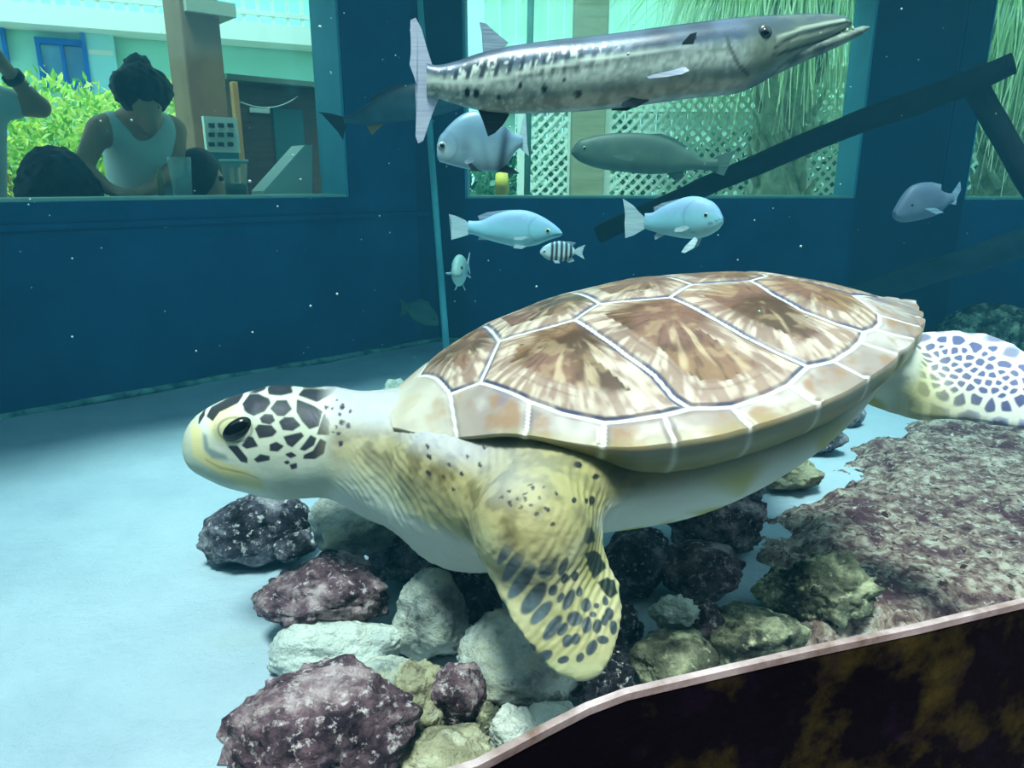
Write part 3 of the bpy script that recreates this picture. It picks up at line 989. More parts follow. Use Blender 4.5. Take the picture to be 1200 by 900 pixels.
        em = ellipse_mask(fx, fy, FLIP_EL)
        dk = mixc(L((44, 58, 70)), L((86, 104, 116)), sstep(.35, .7, n2) * sstep(670, 600, fx))
        fl = mixc(fl, dk, em * .95)
        for pl in FLIP_SQ:
            fl = mixc(fl, L((30, 40, 36)), sstep(1.2, -1.2, poly_sd(fx, fy, pl)))
        col = mixc(col, fl, inb)
        if not far:
            ud = ellipse_mask(fx, fy, [(590, 600, 2.5, 2, 0), (598, 612, 2.4, 1.8, 0), (606, 606, 2.2, 1.6, 0), (612, 620, 2.6, 1.8, 0), (622, 612, 2.2, 1.6, 0), (628, 624, 2.4, 1.8, 0), (602, 622, 3, 2, 20), (618, 630, 3, 2.2, 20), (590, 614, 2.5, 2, 30), (636, 640, 3, 2, 30), (582, 606, 2, 1.5, 0), (612, 595, 1.8, 1.4, 0), (626, 600, 1.8, 1.3, 0)])
            col = mixc(col, L((46, 48, 44)), ud * .9 * (Y > .2))
    # hind flippers
    rr = np.random.RandomState(11)
    for B in (REAR, REAR_R):
        q = V - B['c']
        A_ = q @ B['a']; Bq = q @ B['b']; Nn = q @ B['n']
        sd = poly_sd(A_, Bq, B['poly'])
        inb = sstep(.03, .008, sd) * sstep(.06, .04, np.abs(Nn)) * sstep(-.76, -.84, X)
        near = (np.abs(Nn) < .08) & (sd < .04) & (X < -.7)
        if near.any():
            lo = B['poly'].min(0); hi = B['poly'].max(0)
            st = []
            rr = np.random.RandomState(11)
            for _ in range(2600):
                p = lo + (hi - lo) * rr.rand(2)
                e = float(poly_sd(np.array([p[0]]), np.array([p[1]]), B['poly'])[0])
                if e > .006: continue
                need = .011 if e < -.04 else (.018 if e < -.022 else .027)
                if all((p[0] - s_[0]) ** 2 + (p[1] - s_[1]) ** 2 > (need + s_[2]) ** 2 / 4 for s_ in st):
                    st.append((p[0], p[1], need))
            Sx = np.array(st)
            a = A_[near][:, None] - Sx[None, :, 0]; b = Bq[near][:, None] - Sx[None, :, 1]
            dd = np.sqrt(a * a + b * b) / (Sx[None, :, 2])
            o = np.argsort(dd, 1)[:, :2]
            d0 = np.take_along_axis(dd, o[:, :1], 1)[:, 0]; d1 = np.take_along_axis(dd, o[:, 1:2], 1)[:, 0]
            sz = Sx[o[:, 0], 2]
            m = sstep(.26, .52, d1 - d0) * np.where(sz > .02, .8, .95)
            fill = mixc(L((66, 72, 124)), L((150, 158, 196)), np.where(sz > .02, sstep(.25, .6, d0), 0))
            c = mixc(np.broadcast_to(L((226, 222, 214)), (near.sum(), 3)), fill, m)
            hipfade = sstep(-.80, -.90, X[near])
            c = mixc(mixc(L((190, 184, 130)), L((120, 116, 70)), m * .6), c, hipfade)
            full = np.zeros((n, 3)); full[near] = c
            col = np.where(near[:, None], mixc(col, full, inb), col)
    return col

def build_turtle():
    h = .0066
    P, lo, nn = grid_field((-1.24, -.56, -.56), (.36, .56, .16), h)
    D = np.empty(nn, np.float32)
    step = 20
    for i in range(0, nn[0], step):
        Ps = [P[0][i:i + step], P[1], P[2]]
        D[i:i + step] = turtle_field(Ps)
    V, F = surface_nets(D, lo, h)
    me = mesh_np('sea_turtle', V, F)
    # finer mesh, and finer still on head and near fore flipper
    bm = bmesh.new(); bm.from_mesh(me)
    def relax(it, f=.5):
        for _ in range(it):
            bmesh.ops.smooth_vert(bm, verts=bm.verts, factor=f, use_axis_x=True, use_axis_y=True, use_axis_z=True)
    relax(2)
    def refine(test):
        es = [e for e in bm.edges if test(e.verts[0].co) and test(e.verts[1].co)]
        bmesh.ops.subdivide_edges(bm, edges=es, cuts=1, use_grid_fill=True, smooth=0)
    vis = lambda c: (c.x > -.36 and c.y > -.12) or (c.x < -.76 and c.y > .05)
    refine(vis)
    relax(1)
    fc = FORE['c']
    hot = lambda c: c.x > .10 and c.y > 0 or ((c.x - fc[0]) ** 2 + (c.z - fc[2]) ** 2 < .0196 and c.y > .28) or (c.x < -.86 and c.y > .05)
    refine(hot)
    relax(1, .4)
    bmesh.ops.recalc_face_normals(bm, faces=bm.faces)
    bm.to_mesh(me); bm.free()
    n = len(me.vertices)
    V = np.empty(n * 3); me.vertices.foreach_get('co', V); V = V.reshape(-1, 3)
    N = np.empty(n * 3); me.vertex_normals.foreach_get('vector', N); N = N.reshape(-1, 3)
    # skin folds on neck and shoulder
    X, Y, Z = V.T
    nz = fbm(V, 10, 2)
    fold = np.sin((X * .9 - Z * .35) * 620 + nz * 44) * .0004 * sstep(.13, .08, X) * sstep(-.12, -.03, X)
    fold2 = np.sin((X * .8 + Z * .9) * 520 + nz * 44) * .0004 * sstep(-.06, -.12, X) * sstep(-.30, -.22, X) * sstep(.12, .2, np.abs(Y)) * sstep(-.22, -.15, Z)
    amp = .25 + 1.5 * sstep(.35, .65, fbm(V + 17, 22, 2))
    pebble = (fbm(V + 23, 95, 2) - .5) * .0022 * sstep(.12, .06, X) * sstep(-.34, -.26, X) * sstep(-.22, -.15, Z)
    V2 = V + N * ((fold + fold2) * amp + pebble)[:, None]
    me.vertices.foreach_set('co', V2.ravel())
    me.update()
    set_cols(me, turtle_colours(V, np.abs(N[:, 1])))
    m = mat('turtle skin', attr=True, rough=0.5, spec=0.3, bump=[(120, 0.25, 0.003), (45, 0.2, 0.004)])
    o = link('sea_turtle', me, m)
    M4 = Matrix(TM.tolist()).to_4x4(); M4.translation = Vector(T_ORG)
    o.location = M4.translation; o.rotation_euler = M4.to_euler()
    tag(o, 'large green sea turtle with brown patterned shell swimming left over the rocks', 'turtle')
    build_carapace(o)
    m_eye = mat('turtle eye', [(0, (8, 8, 10))], rough=0.15, spec=0.4)
    for sy in (1, -1):
        bm = bmesh.new()
        bmesh.ops.create_uvsphere(bm, u_segments=24, v_segments=16, radius=1.0, matrix=Matrix.Translation((EYE[0] - .001, (EYE[1] - .001) * sy, EYE[2])) @ Matrix.Rotation(math.radians(22), 4, 'Y') @ Matrix.Diagonal((.0255, .0125, .0155, 1)))
        link('eye', me_from_bm(bm, 'eye'), m_eye, o)
    return o
turtle = build_turtle()

# ------------------------------------------------------------------ rocks and the sunken ledge
def rock_mat(name, ramp, seconds, bumps=((14, .5, .02), (50, .9, .014), (140, .8, .005))):
    return mat(name, ramp, scale=16, detail=9, rough=0.85, spec=0.12, bump=list(bumps), second=seconds, rnd=True)
R_PURPLE = rock_mat('purple crusted rock', [(0.36, (46, 32, 42)), (0.5, (112, 84, 94)), (0.62, (188, 160, 164))], [((208, 188, 190), 75, .55, .66), ((40, 30, 36), 24, .54, .66)])
R_DARK = rock_mat('dark rock', [(0.36, (28, 26, 34)), (0.5, (82, 76, 88)), (0.62, (160, 150, 158))], [((206, 198, 198), 80, .56, .66), ((24, 22, 28), 18, .53, .66)])
R_GREY = rock_mat('grey rock', [(0.35, (110, 114, 116)), (0.5, (180, 182, 176)), (0.65, (222, 220, 208))], [((70, 66, 70), 24, .55, .68), ((226, 220, 190), 12, .54, .70)])
R_OLIVE = rock_mat('olive rock', [(0.36, (46, 46, 40)), (0.5, (112, 110, 92)), (0.63, (196, 190, 156))], [((232, 224, 184), 30, .56, .66), ((34, 32, 34), 20, .54, .66)])
R_WHITE = rock_mat('bleached rock', [(0.3, (190, 190, 180)), (0.6, (236, 234, 226))], [((150, 140, 112), 18, .58, .75), ((96, 90, 80), 40, .66, .75)])
R_YELLOW = rock_mat('yellowish rock', [(0.3, (100, 94, 78)), (0.55, (182, 172, 142)), (0.7, (226, 218, 196))], [((60, 54, 46), 24, .58, .70), ((230, 222, 200), 14, .58, .72)])
R_SANDY = rock_mat('sand dusted rock', [(0.3, (190, 194, 192)), (0.6, (222, 222, 214))], [((96, 96, 98), 16, .58, .72)])

def rock_mesh(seed, size, rough=.22, knob=0.0, cuts=3, sub=5, angular=.5):
    rnd = random.Random(seed)
    bm = bmesh.new()
    bmesh.ops.create_icosphere(bm, subdivisions=sub, radius=1.0)
    off = Vector((rnd.uniform(-50, 50), rnd.uniform(-50, 50), rnd.uniform(-50, 50)))
    planes = []
    for _ in range(cuts + 4):
        n = Vector((rnd.gauss(0, 1), rnd.gauss(0, 1), rnd.gauss(0, .8))).normalized()
        planes.append((n, rnd.uniform(.62, .86)))
    for v in bm.verts:
        p = v.co.copy()
        for n, d in planes:
            e = p.dot(n) - d
            if e > 0: p -= n * e * angular * 1.25
        r = 1 + rough * mnoise.noise(p * 1.5 + off) + rough * .55 * mnoise.noise(p * 3.6 + off) + rough * .34 * mnoise.noise(p * 8.5 + off) + rough * .2 * mnoise.noise(p * 19 + off)
        if knob:
            r += knob * max(0, mnoise.noise(p * 4.6 + off * 2)) * 1.2 - knob * .5 * abs(mnoise.noise(p * 9 + off))
        v.co = Vector((p.x * r * size[0] / 2, p.y * r * size[1] / 2, p.z * r * size[2] / 2))
    # bring it to the asked size
    for ax in range(3):
        lo = min(v.co[ax] for v in bm.verts); hi = max(v.co[ax] for v in bm.verts)
        k = size[ax] / (hi - lo)
        for v in bm.verts:
            v.co[ax] = (v.co[ax] - (lo + hi) / 2) * k
    return me_from_bm(bm, 'rock')

ROCK_TOPS = []
def rock(cx, cy, w, h, m, label, seed, lift=0.0, depth=.85, rough=.22, knob=0.0, angular=.5, yaw=0, sink=.06, roll=0, group='rocks in the tank', name='rock', sub=5):
    """A rock that fills w x h around (cx, cy) as seen by the camera, with its foot lift metres above the sand."""
    base = on_z(cx, cy + h * .40, lift)
    dist = math.hypot(base.y, base.z - CAM_Z)
    W = w / FPX * dist * 1.0
    Dp = W * depth
    el = math.atan2(CAM_Z - lift, base.y)
    Hh = h / FPX * dist
    H = max(.45 * W, (Hh - Dp * math.sin(el) * .55) / math.cos(el) * 1.05)
    H = min(H, 1.35 * W)
    c = on_z(cx, cy, lift + H * .5 - sink * H)
    me = rock_mesh(seed, (W, Dp, H), rough, knob, 3, sub, angular)
    o = link(name, me, m)
    o.location = c
    o.rotation_euler = (0, roll, yaw)
    tag(o, label, 'rock', group)
    return o

# the broad crusted ledge on the right, rising a little towards the window
m_ledge = mat('crusted ledge', [(0.38, (98, 72, 72)), (0.5, (150, 122, 114)), (0.62, (190, 172, 158))], scale=34, detail=9, rough=0.9, spec=0.08, bump=[(30, .6, .02), (120, .7, .006)], second=[((86, 56, 66), 8, .50, .62), ((196, 182, 172), 50, .57, .66), ((62, 42, 46), 52, .54, .64)], dist=.6)
ledge_px = [(905, 612), (930, 585), (975, 560), (1000, 520), (1060, 495), (1130, 492), (1230, 500), (1330, 560), (1330, 735), (1200, 760), (1080, 770), (960, 790), (900, 740), (880, 680)]
lp = [on_z(x, y) for x, y in ledge_px]
lxy = np.array([(p.x, p.y) for p in lp])
lo_, hi_ = lxy.min(0) - .05, lxy.max(0) + .05
lnx, lny = 170, 130
gx = np.linspace(lo_[0], hi_[0], lnx); gy = np.linspace(lo_[1], hi_[1], lny)
GX, GY = np.meshgrid(gx, gy)
sd = poly_sd(GX, GY, lxy)
GP = np.stack([GX.ravel(), GY.ravel(), np.zeros(GX.size)], -1)
edge_n = (fbm(GP, 14, 4) - .5).reshape(GX.shape) * .22
inn = sstep(.05, -.16, sd + edge_n)
HZ = -.03 + .075 * inn + inn * ((fbm(GP + 4, 26, 4) - .5) * .022 + (fbm(GP + 8, 80, 2) - .5) * .014).reshape(GX.shape)
V = np.stack([GX, GY, HZ], -1).reshape(-1, 3)
keep = (inn > .02)
F = [(j * lnx + i, j * lnx + i + 1, (j + 1) * lnx + i + 1, (j + 1) * lnx + i) for j in range(lny - 1) for i in range(lnx - 1) if keep[j, i] or keep[j + 1, i + 1] or keep[j, i + 1] or keep[j + 1, i]]
bm = bmesh.new(); bm.from_mesh(mesh_np('tmp', V, F))
bmesh.ops.delete(bm, geom=[v for v in bm.verts if not v.link_faces], context='VERTS')
bot = bmesh.ops.extrude_face_region(bm, geom=list(bm.faces))
for g in bot['geom']:
    if isinstance(g, bmesh.types.BMVert): g.co.z = -.05
ledge = link('rock_ledge', me_from_bm(bm, 'rock_ledge'), m_ledge)
tag(ledge, 'broad low ledge crusted in mottled purple and white, below the hind flipper', 'ledge')

# pile on the left, under the head
rock(300, 615, 128, 98, R_DARK, 'dark blue-grey boulder with smooth side standing on sand under the turtle head', 1, depth=.8, rough=.16, yaw=.3)
rock(342, 637, 62, 44, R_DARK, 'small dark cobble wedged between the flat-topped pale rock and dark boulder', 2, lift=.02, rough=.2)
rock(414, 615, 100, 88, R_GREY, 'pale grey flat-topped round rock under the throat of the turtle', 3, lift=.075, depth=.85, rough=.12, angular=.6)
rock(474, 646, 88, 74, R_DARK, 'dark purple-black rock under the turtle chest, right of the flat-topped rock', 4, lift=.01, rough=.25, knob=.14)
rock(543, 682, 112, 112, R_DARK, 'rough pitted dark rock directly left of the fore flipper', 5, lift=.02, rough=.26, knob=.22)
rock(378, 690, 152, 96, R_PURPLE, 'wide purple mottled rock overhanging its own shadow on the sand', 6, lift=.045, depth=.7, rough=.2, knob=.08)
rock(505, 722, 84, 112, R_GREY, 'upright pointed blue-grey rock left of the fore flipper tip', 7, lift=.0, depth=.8, rough=.16)
rock(390, 764, 158, 84, R_SANDY, 'low flat rock dusted with sand', 8, depth=.55, rough=.18, sink=.25)
rock(447, 795, 82, 54, R_GREY, 'small smooth grey rock with a bright top edge behind the big purple boulder', 9, lift=.02, rough=.12)
rock(494, 822, 64, 98, R_YELLOW, 'narrow yellowish ribbed rock beside the big purple boulder', 10, lift=.0, rough=.25, knob=.1)
rock(537, 818, 66, 98, R_PURPLE, 'narrow dark purple upright rock between yellowish and grey-topped rocks', 11, rough=.22)
rock(608, 776, 136, 118, R_GREY, 'large grey rock with smooth crown just under the fore flipper tip', 12, lift=.0, depth=.8, rough=.14)
rock(378, 858, 205, 140, R_PURPLE, 'biggest purple crusted boulder at the front of the pile', 13, depth=.75, rough=.2, knob=.08, yaw=.2)
rock(527, 884, 104, 62, R_YELLOW, 'low yellow-olive rock right of the biggest purple boulder', 14, rough=.24, knob=.12)
rock(572, 842, 34, 66, R_OLIVE, 'thin olive stone standing left of the white bleached rocks by the kerb', 15, rough=.24)
rock(602, 852, 52, 50, R_WHITE, 'white bleached rock by the kerb, left one of two touching', 16, rough=.22, lift=.02)
rock(646, 846, 66, 38, R_WHITE, 'low white bleached slab by the kerb, right one of two touching', 17, rough=.16, lift=.02)
# right of the fore flipper
rock(708, 800, 70, 70, R_DARK, 'dark white-flecked rock right behind the fore flipper tip', 18, rough=.28, knob=.2)
rock(728, 740, 52, 80, R_DARK, 'dark knobbly rock close along the trailing edge of the fore flipper', 19, rough=.28, knob=.2)
rock(788, 772, 100, 76, R_OLIVE, 'grey-olive ribbed rock at the kerb below the bright white rock', 20, rough=.2)
rock(790, 716, 58, 46, R_WHITE, 'bright white rock below the round purple rock', 21, lift=.05, rough=.24, knob=.16)
rock(826, 728, 56, 50, R_PURPLE, 'small mauve rock right of the bright white rock', 22, lift=.03, rough=.22)
rock(886, 744, 118, 76, R_OLIVE, 'large dark olive rock beside the kerb', 23, rough=.2, depth=.7)
rock(968, 692, 112, 100, R_OLIVE, 'knobbly pale olive rock standing on the crusted ledge', 24, rough=.3, knob=.3)
rock(910, 692, 58, 62, R_OLIVE, 'small lumpy olive rock left of the knobbly pale olive rock', 25, rough=.28, knob=.24)
rock(818, 668, 102, 76, R_PURPLE, 'round mauve rock standing clear to the right of the fore flipper', 26, rough=.14, lift=.01)
rock(836, 612, 124, 84, R_PURPLE, 'broad purple-grey rock just under the turtle belly', 27, rough=.2, depth=.8)
rock(742, 658, 84, 84, R_DARK, 'shaded dark rock beneath the belly between flipper and round mauve rock', 28, rough=.2)
rock(876, 574, 40, 40, R_DARK, 'small dark stone left of the yellow-white rock below the shell edge', 29, rough=.22, sub=4)
rock(926, 556, 76, 52, R_YELLOW, 'yellow-white rock on clean sand below the rear shell edge', 30, rough=.24, knob=.1)
rock(960, 510, 62, 46, R_DARK, 'dark stone behind the yellow-white rock, near the hind flipper', 31, rough=.2, sub=4)
rock(995, 486, 38, 32, R_DARK, 'small dark stone furthest back under the hind flipper', 32, rough=.2, sub=4)
rock(1175, 388, 150, 64, R_OLIVE, 'rounded dim mound far back above the hind flipper', 33, rough=.14, depth=.5)
rock(466, 462, 34, 40, R_GREY, 'grey stone far back showing just above the turtle neck', 34, rough=.28, sub=4)

# ------------------------------------------------------------------ fishes
def crom(xs, ys, q):
    """Smooth interpolation through (xs, ys)."""
    xs = np.asarray(xs, float); ys = np.asarray(ys, float)
    m = np.gradient(ys, xs)
    q = np.asarray(q, float)
    i = np.clip(np.searchsorted(xs, q) - 1, 0, len(xs) - 2)
    hh = xs[i + 1] - xs[i]; t = (q - xs[i]) / hh
    return (2 * t ** 3 - 3 * t ** 2 + 1) * ys[i] + (t ** 3 - 2 * t ** 2 + t) * hh * m[i] + (-2 * t ** 3 + 3 * t ** 2) * ys[i + 1] + (t ** 3 - t ** 2) * hh * m[i + 1]

class Fish:
    def __init__(s, name, centre, Y, yaw, label, cat='fish', group=None):
        """yaw turns the fish's flat side away from straight-on (radians)."""
        s.c = np.array(at(centre[0], centre[1], Y)); s.n = np.array([math.sin(yaw), -math.cos(yaw), 0.0])
        s.t = np.array([math.cos(yaw), math.sin(yaw), 0.0])
        s.name = name; s.label = label; s.cat = cat; s.group = group; s.scale = Y / FPX
    def P(s, px, py, off=0.0):
        q = np.array(on_plane(px, py, s.c, s.n))
        return q + s.n * off - s.c
    def body(s, st, thick, colour, m, nose_blunt=.5, nu=140, nv=44, wprof=None, sq=2.2):
        """st: stations (px, top, bottom); thick: half width as a share of the half height."""
        st = sorted(st); xs = [a[0] for a in st]
        L = xs[-1] - xs[0]
        u = (1 - np.cos(np.linspace(0, 1, nu) * math.pi)) / 2
        u = .35 * u + .65 * np.linspace(0, 1, nu)
        q = xs[0] + L * u
        top = crom(xs, [a[1] for a in st], q); bot = crom(xs, [a[2] for a in st], q)
        hmax = (bot - top).max()
        wp = np.interp(u, *zip(*wprof)) if wprof else np.sqrt(np.clip((bot - top) / hmax, 0, 1))
        wp = np.convolve(np.pad(wp, 4, mode='edge'), np.ones(9) / 9, 'valid')
        V = []; C = []
        px = []; py = []; sd_ = []
        for i in range(nu):
            mid = (top[i] + bot[i]) / 2; hh = max((bot[i] - top[i]) / 2, .05)
            w = hmax / 2 * thick * wp[i] * s.scale
            for k in range(nv):
                a = 2 * math.pi * k / nv
                ca, sa = math.cos(a), math.sin(a)
                y = mid - hh * math.copysign(abs(sa) ** (2 / sq), sa)
                o = w * math.copysign(abs(ca) ** (2 / sq), ca)
                px.append(q[i]); py.append(y); sd_.append(o)
        px = np.array(px); py = np.array(py); off = np.array(sd_)
        for x, y, o in zip(px, py, off):
            V.append(s.P(x, y, o))
        F = []
        for i in range(nu - 1):
            for k in range(nv):
                k2 = (k + 1) % nv
                F.append((i * nv + k, i * nv + k2, (i + 1) * nv + k2, (i + 1) * nv + k))
        F.append(tuple(range(nv))); F.append(tuple((nu - 1) * nv + k for k in range(nv)))
        bm = bmesh.new(); bm.from_mesh(mesh_np('tmp', V, F))
        me = me_from_bm(bm, s.name)
        rel = (py - np.repeat(top, nv)) / np.maximum(np.repeat(bot - top, nv), 1e-6)
        set_cols(me, colour(px, py, rel, np.array(V)))
        s.half = lambda x: float(np.interp(x, q, hmax / 2 * thick * wp * s.scale))
        s.o = link(s.name, me, m)
        s.o.location = s.c
        tag(s.o, s.label, s.cat, s.group)
        return s.o
    def fin(s, name, pts, m, th=.003, off=0.0, flare=0.0, both=False, label=None):
        """A thin fin with its own thickness; flare leans the tip outwards from the side. First point is the root."""
        for side in ((1, -1) if both else (1,)):
            n = len(pts)
            root = np.array(pts[0])
            dmx = max(math.hypot(p[0] - root[0], p[1] - root[1]) for p in pts)
            bm = bmesh.new(); A = []; B = []
            sp = []
            for i in range(n):
                p0, p1, p2, p3 = (np.array(pts[(i + d) % n], float) for d in (-1, 0, 1, 2))
                for t in (0, .33, .66):
                    c = p1 + (p2 - p1) * t
                    sp.append(c)
            for p in sp:
                d = math.hypot(p[0] - root[0], p[1] - root[1]) / max(dmx, 1e-6)
                o = (off + flare * d) * side
                A.append(bm.verts.new(s.P(p[0], p[1], o + th / 2))); B.append(bm.verts.new(s.P(p[0], p[1], o - th / 2)))
            k = len(sp)
            bm.faces.new(A); bm.faces.new(B[::-1])
            for i in range(k):
                j = (i + 1) % k
                bm.faces.new((A[i], B[i], B[j], A[j]))
            bmesh.ops.triangulate(bm, faces=[f for f in bm.faces if len(f.verts) > 4])
            f = link(name, me_from_bm(bm, name), m, s.o, smooth=False)
            if label: f['label'] = label
    def eye(s, px, py, r, ring=(200, 200, 170), both=True, m2=None):
        for side in ((1, -1) if both else (1,)):
            w = s.half(px)
            hi = s.P(px, py, 0)
            bm = bmesh.new()
            R = r * s.scale
            Rm = Matrix((Vector(s.t), Vector(s.n), Vector((0, 0, 1)))).transposed().to_4x4()
            # place on the flank
            o = w * .86 * side
            c = Vector(s.P(px, py, o))
            bmesh.ops.create_uvsphere(bm, u_segments=16, v_segments=10, radius=1, matrix=Matrix.Translation(c) @ Rm @ Matrix.Diagonal((R, R * .55, R, 1)))
            e = link('eye', me_from_bm(bm, 'eye'), flat('fish eye ring', ring, .3, .5), s.o)
            bm = bmesh.new()
            c2 = Vector(s.P(px, py, o + R * .3 * side))
            bmesh.ops.create_uvsphere(bm, u_segments=14, v_segments=8, radius=1, matrix=Matrix.Translation(c2) @ Rm @ Matrix.Diagonal((R * .62, R * .42, R * .62, 1)))
            link('pupil', me_from_bm(bm, 'pupil'), M_PUPIL, e)

M_PUPIL = flat('fish pupil', (6, 8, 12), .1, .7)
m_silver = mat('silver fish skin', attr=True, rough=0.32, spec=0.5, metallic=0.15, bump=[(220, .2, .002)])
m_matte = mat('dull fish skin', attr=True, rough=0.5, spec=0.3, bump=[(180, .2, .002)])
def fin_mat(name, a, b, al=1.0):
    return mat(name, [(0.3, a), (0.7, b)], scale=11, detail=2, rough=0.45, spec=0.35, stretch=(1.2, 1.2, 34), alpha=None if al == 1 else al)
f_pale = fin_mat('pale fin', (150, 186, 200), (196, 220, 226), .92)
f_grey = fin_mat('grey fin', (110, 134, 156), (166, 186, 204), .9)
f_dark = fin_mat('dark fin', (18, 26, 34), (40, 52, 60))
f_dim = fin_mat('dim fin', (58, 84, 78), (84, 112, 100))
f_lilac = fin_mat('lilac grey fin', (168, 178, 206), (204, 210, 226), .85)

# great barracuda
fb = Fish('barracuda', (760, 75), 1.42, 0.10, 'long silver barracuda with dark bars and open jaw gliding above the turtle', 'fish')
def col_barra(px, py, rel, V):
    n1 = fbm(V, 60, 3); n2 = fbm(V + 5, 160, 2); n3 = fbm(V + 9, 14, 3)
    back = mixc(linv((30, 46, 66)), linv((70, 88, 112)), sstep(.3, .7, n3))
    flank = mixc(linv((150, 166, 160)), linv((190, 204, 196)), sstep(.35, .65, n2))
    belly = mixc(linv((120, 134, 126)), linv((160, 172, 162)), sstep(.35, .65, n1))
    c = mixc(back, flank, sstep(.26 + .14 * sstep(600, 520, px) * 0, .46, rel + (n1 - .5) * .12))
    c = mixc(c, belly, sstep(.55, .8, rel))
    # comb of dark bars on the upper flank, towards the tail
    period = 13.5
    ph = ((px + (py - 90) * .25 + 3 * np.sin(px * .05)) % period) / period
    bar = sstep(.5, .66, ph) * sstep(1.0, .86, ph)
    env = sstep(505, 530, px) * sstep(760, 640, px) * sstep(.10, .24, rel) * sstep(.56, .44, rel)
    c = mixc(c, linv((24, 40, 56)), bar * env * .9)
    glint = sstep(.5, .62, n2) * env * (1 - bar)
    c = mixc(c, linv((226, 238, 228)), glint * .7)
    # pale band along the side, dark line beneath
    bl = crom([495, 560, 640, 720, 800, 900], [96, 98, 82, 70, 60, 52], np.clip(px, 495, 900))
    c = mixc(c, linv((214, 228, 216)), np.exp(-((py - bl) / 2.6) ** 2) * sstep(840, 700, px) * .8)
    c = mixc(c, linv((52, 66, 70)), np.exp(-((py - bl - 6) / 3.2) ** 2) * sstep(560, 620, px) * sstep(900, 760, px) * .6)
    for x, y, a, b in [(547, 110, 3.4, 5.5), (557, 111, 3.6, 5.5), (607, 104, 2.6, 4.2), (634, 107, 3.4, 4.4), (656, 99, 2.4, 2.4), (672, 113, 5.5, 4.5), (583, 116, 2, 3)]:
        c = mixc(c, linv((14, 26, 36)), sstep(1.2, .75, np.hypot((px - x) / a, (py - y) / b)))
    # scales sparkle on the rear belly
    c = mixc(c, linv((206, 220, 206)), sstep(.60, .7, n2) * sstep(720, 600, px) * sstep(.5, .7, rel) * .6)
    # head: darker top, grooves along the jaws
    hd = sstep(850, 880, px)
    hc = mixc(linv((54, 72, 84)), linv((122, 136, 120)), sstep(.15, .55, rel + (n3 - .5) * .3))
    hc = mixc(hc, linv((92, 104, 92)), sstep(.5, .66, n1) * .5)
    hc = mixc(hc, linv((60, 74, 80)), sstep(.8, .97, rel))
    c = mixc(c, hc, hd)
    for line, w, dk in (([(895, 60), (925, 44), (955, 36), (985, 28), (1006, 27)], 1.5, (22, 30, 34)), ([(893, 70), (925, 60), (960, 49), (990, 40), (1008, 33)], 1.2, (30, 40, 44)), ([(898, 50), (930, 37), (960, 30), (985, 25)], 1.5, (196, 208, 190)), ([(915, 52), (950, 43), (985, 33)], 1.2, (160, 176, 160)), ([(838, 44), (843, 62), (852, 80), (866, 92)], 1.6, (60, 74, 78))):
        dl = np.full(px.shape, 99.)
        Pp = np.stack([px, py], -1)
        for a, b in zip(line, line[1:]):
            dl = np.minimum(dl, seg_dist(Pp, np.array(a, float), np.array(b, float)))
        c = mixc(c, linv(dk), sstep(w + 1.2, w * .4, dl) * .9)
    return c
fb.body([(500, 74, 112), (508, 76, 114), (530, 73, 121), (560, 63, 129), (600, 54, 133), (650, 47, 132), (700, 42, 129), (760, 34, 122), (820, 26, 114), (845, 23, 112), (865, 21, 109), (890, 19, 98), (925, 17.5, 74), (960, 16.5, 54), (980, 17.5, 41), (991, 21, 35), (996, 25, 31)],
        .72, col_barra, m_silver, nu=300, nv=72, wprof=[(0, .28), (.1, .5), (.3, .85), (.55, 1), (.75, .95), (.85, .72), (.93, .45), (.98, .26), (1, .12)])
def jaw_mesh(f, pts, w0, w1, m, name):
    """Lower jaw: a tapering bar under the snout."""
    bm = bmesh.new(); rows = []
    for i, (x, y0, y1) in enumerate(pts):
        t = i / (len(pts) - 1); w = w0 + (w1 - w0) * t
        ring = []
        for k in range(14):
            a = 2 * math.pi * k / 14
            ring.append(bm.verts.new(f.P(x, (y0 + y1) / 2 - (y1 - y0) / 2 * math.sin(a), w * math.cos(a))))
        rows.append(ring)
    for r0, r1 in zip(rows, rows[1:]):
        for k in range(14):
            bm.faces.new((r0[k], r0[(k + 1) % 14], r1[(k + 1) % 14], r1[k]))
    bm.faces.new(rows[0]); bm.faces.new(rows[-1])
    return link(name, me_from_bm(bm, name), m, f.o)
m_jaw = mat('barracuda jaw', [(0.35, (66, 82, 80)), (0.65, (130, 146, 130))], scale=40, rough=.4, spec=.5, bump=[(90, .4, .004)])
jaw_mesh(fb, [(888, 66, 98), (905, 60, 90), (925, 54, 80), (945, 49, 71), (965, 44, 62.5), (985, 38, 53.5), (1000, 33.5, 46), (1010, 30.5, 40.5), (1016, 31, 35.5)], .034, .010, m_jaw, 'lower_jaw')
bm = bmesh.new()
for i, (x, y) in enumerate([(958, 47), (966, 44.5), (974, 42), (982, 39.5), (989, 37), (996, 34.5)]):
    for sd2 in (1, -1):
        a = Vector(fb.P(x, y + 1.5, .010 * sd2)); b = Vector(fb.P(x + .6, y - 3.2, .009 * sd2))
        tube(bm, [a, b], [.0022, .0004], 6)
link('teeth', me_from_bm(bm, 'teeth'), flat('teeth', (210, 214, 196), .4), fb.o)
fb.fin('tail_fin', [(512, 92), (505, 72), (499, 52), (494, 34), (487, 21), (481, 24), (481, 40), (482, 58), (480, 76), (486, 92), (490, 104), (488, 122), (488, 142), (487, 160), (490, 168), (496, 165), (501, 150), (507, 132), (514, 116)], f_lilac, .006)
fb.fin('dorsal_fin', [(566, 62), (566, 46), (562, 26), (570, 28), (580, 38), (596, 50), (590, 56)], f_grey, .004)
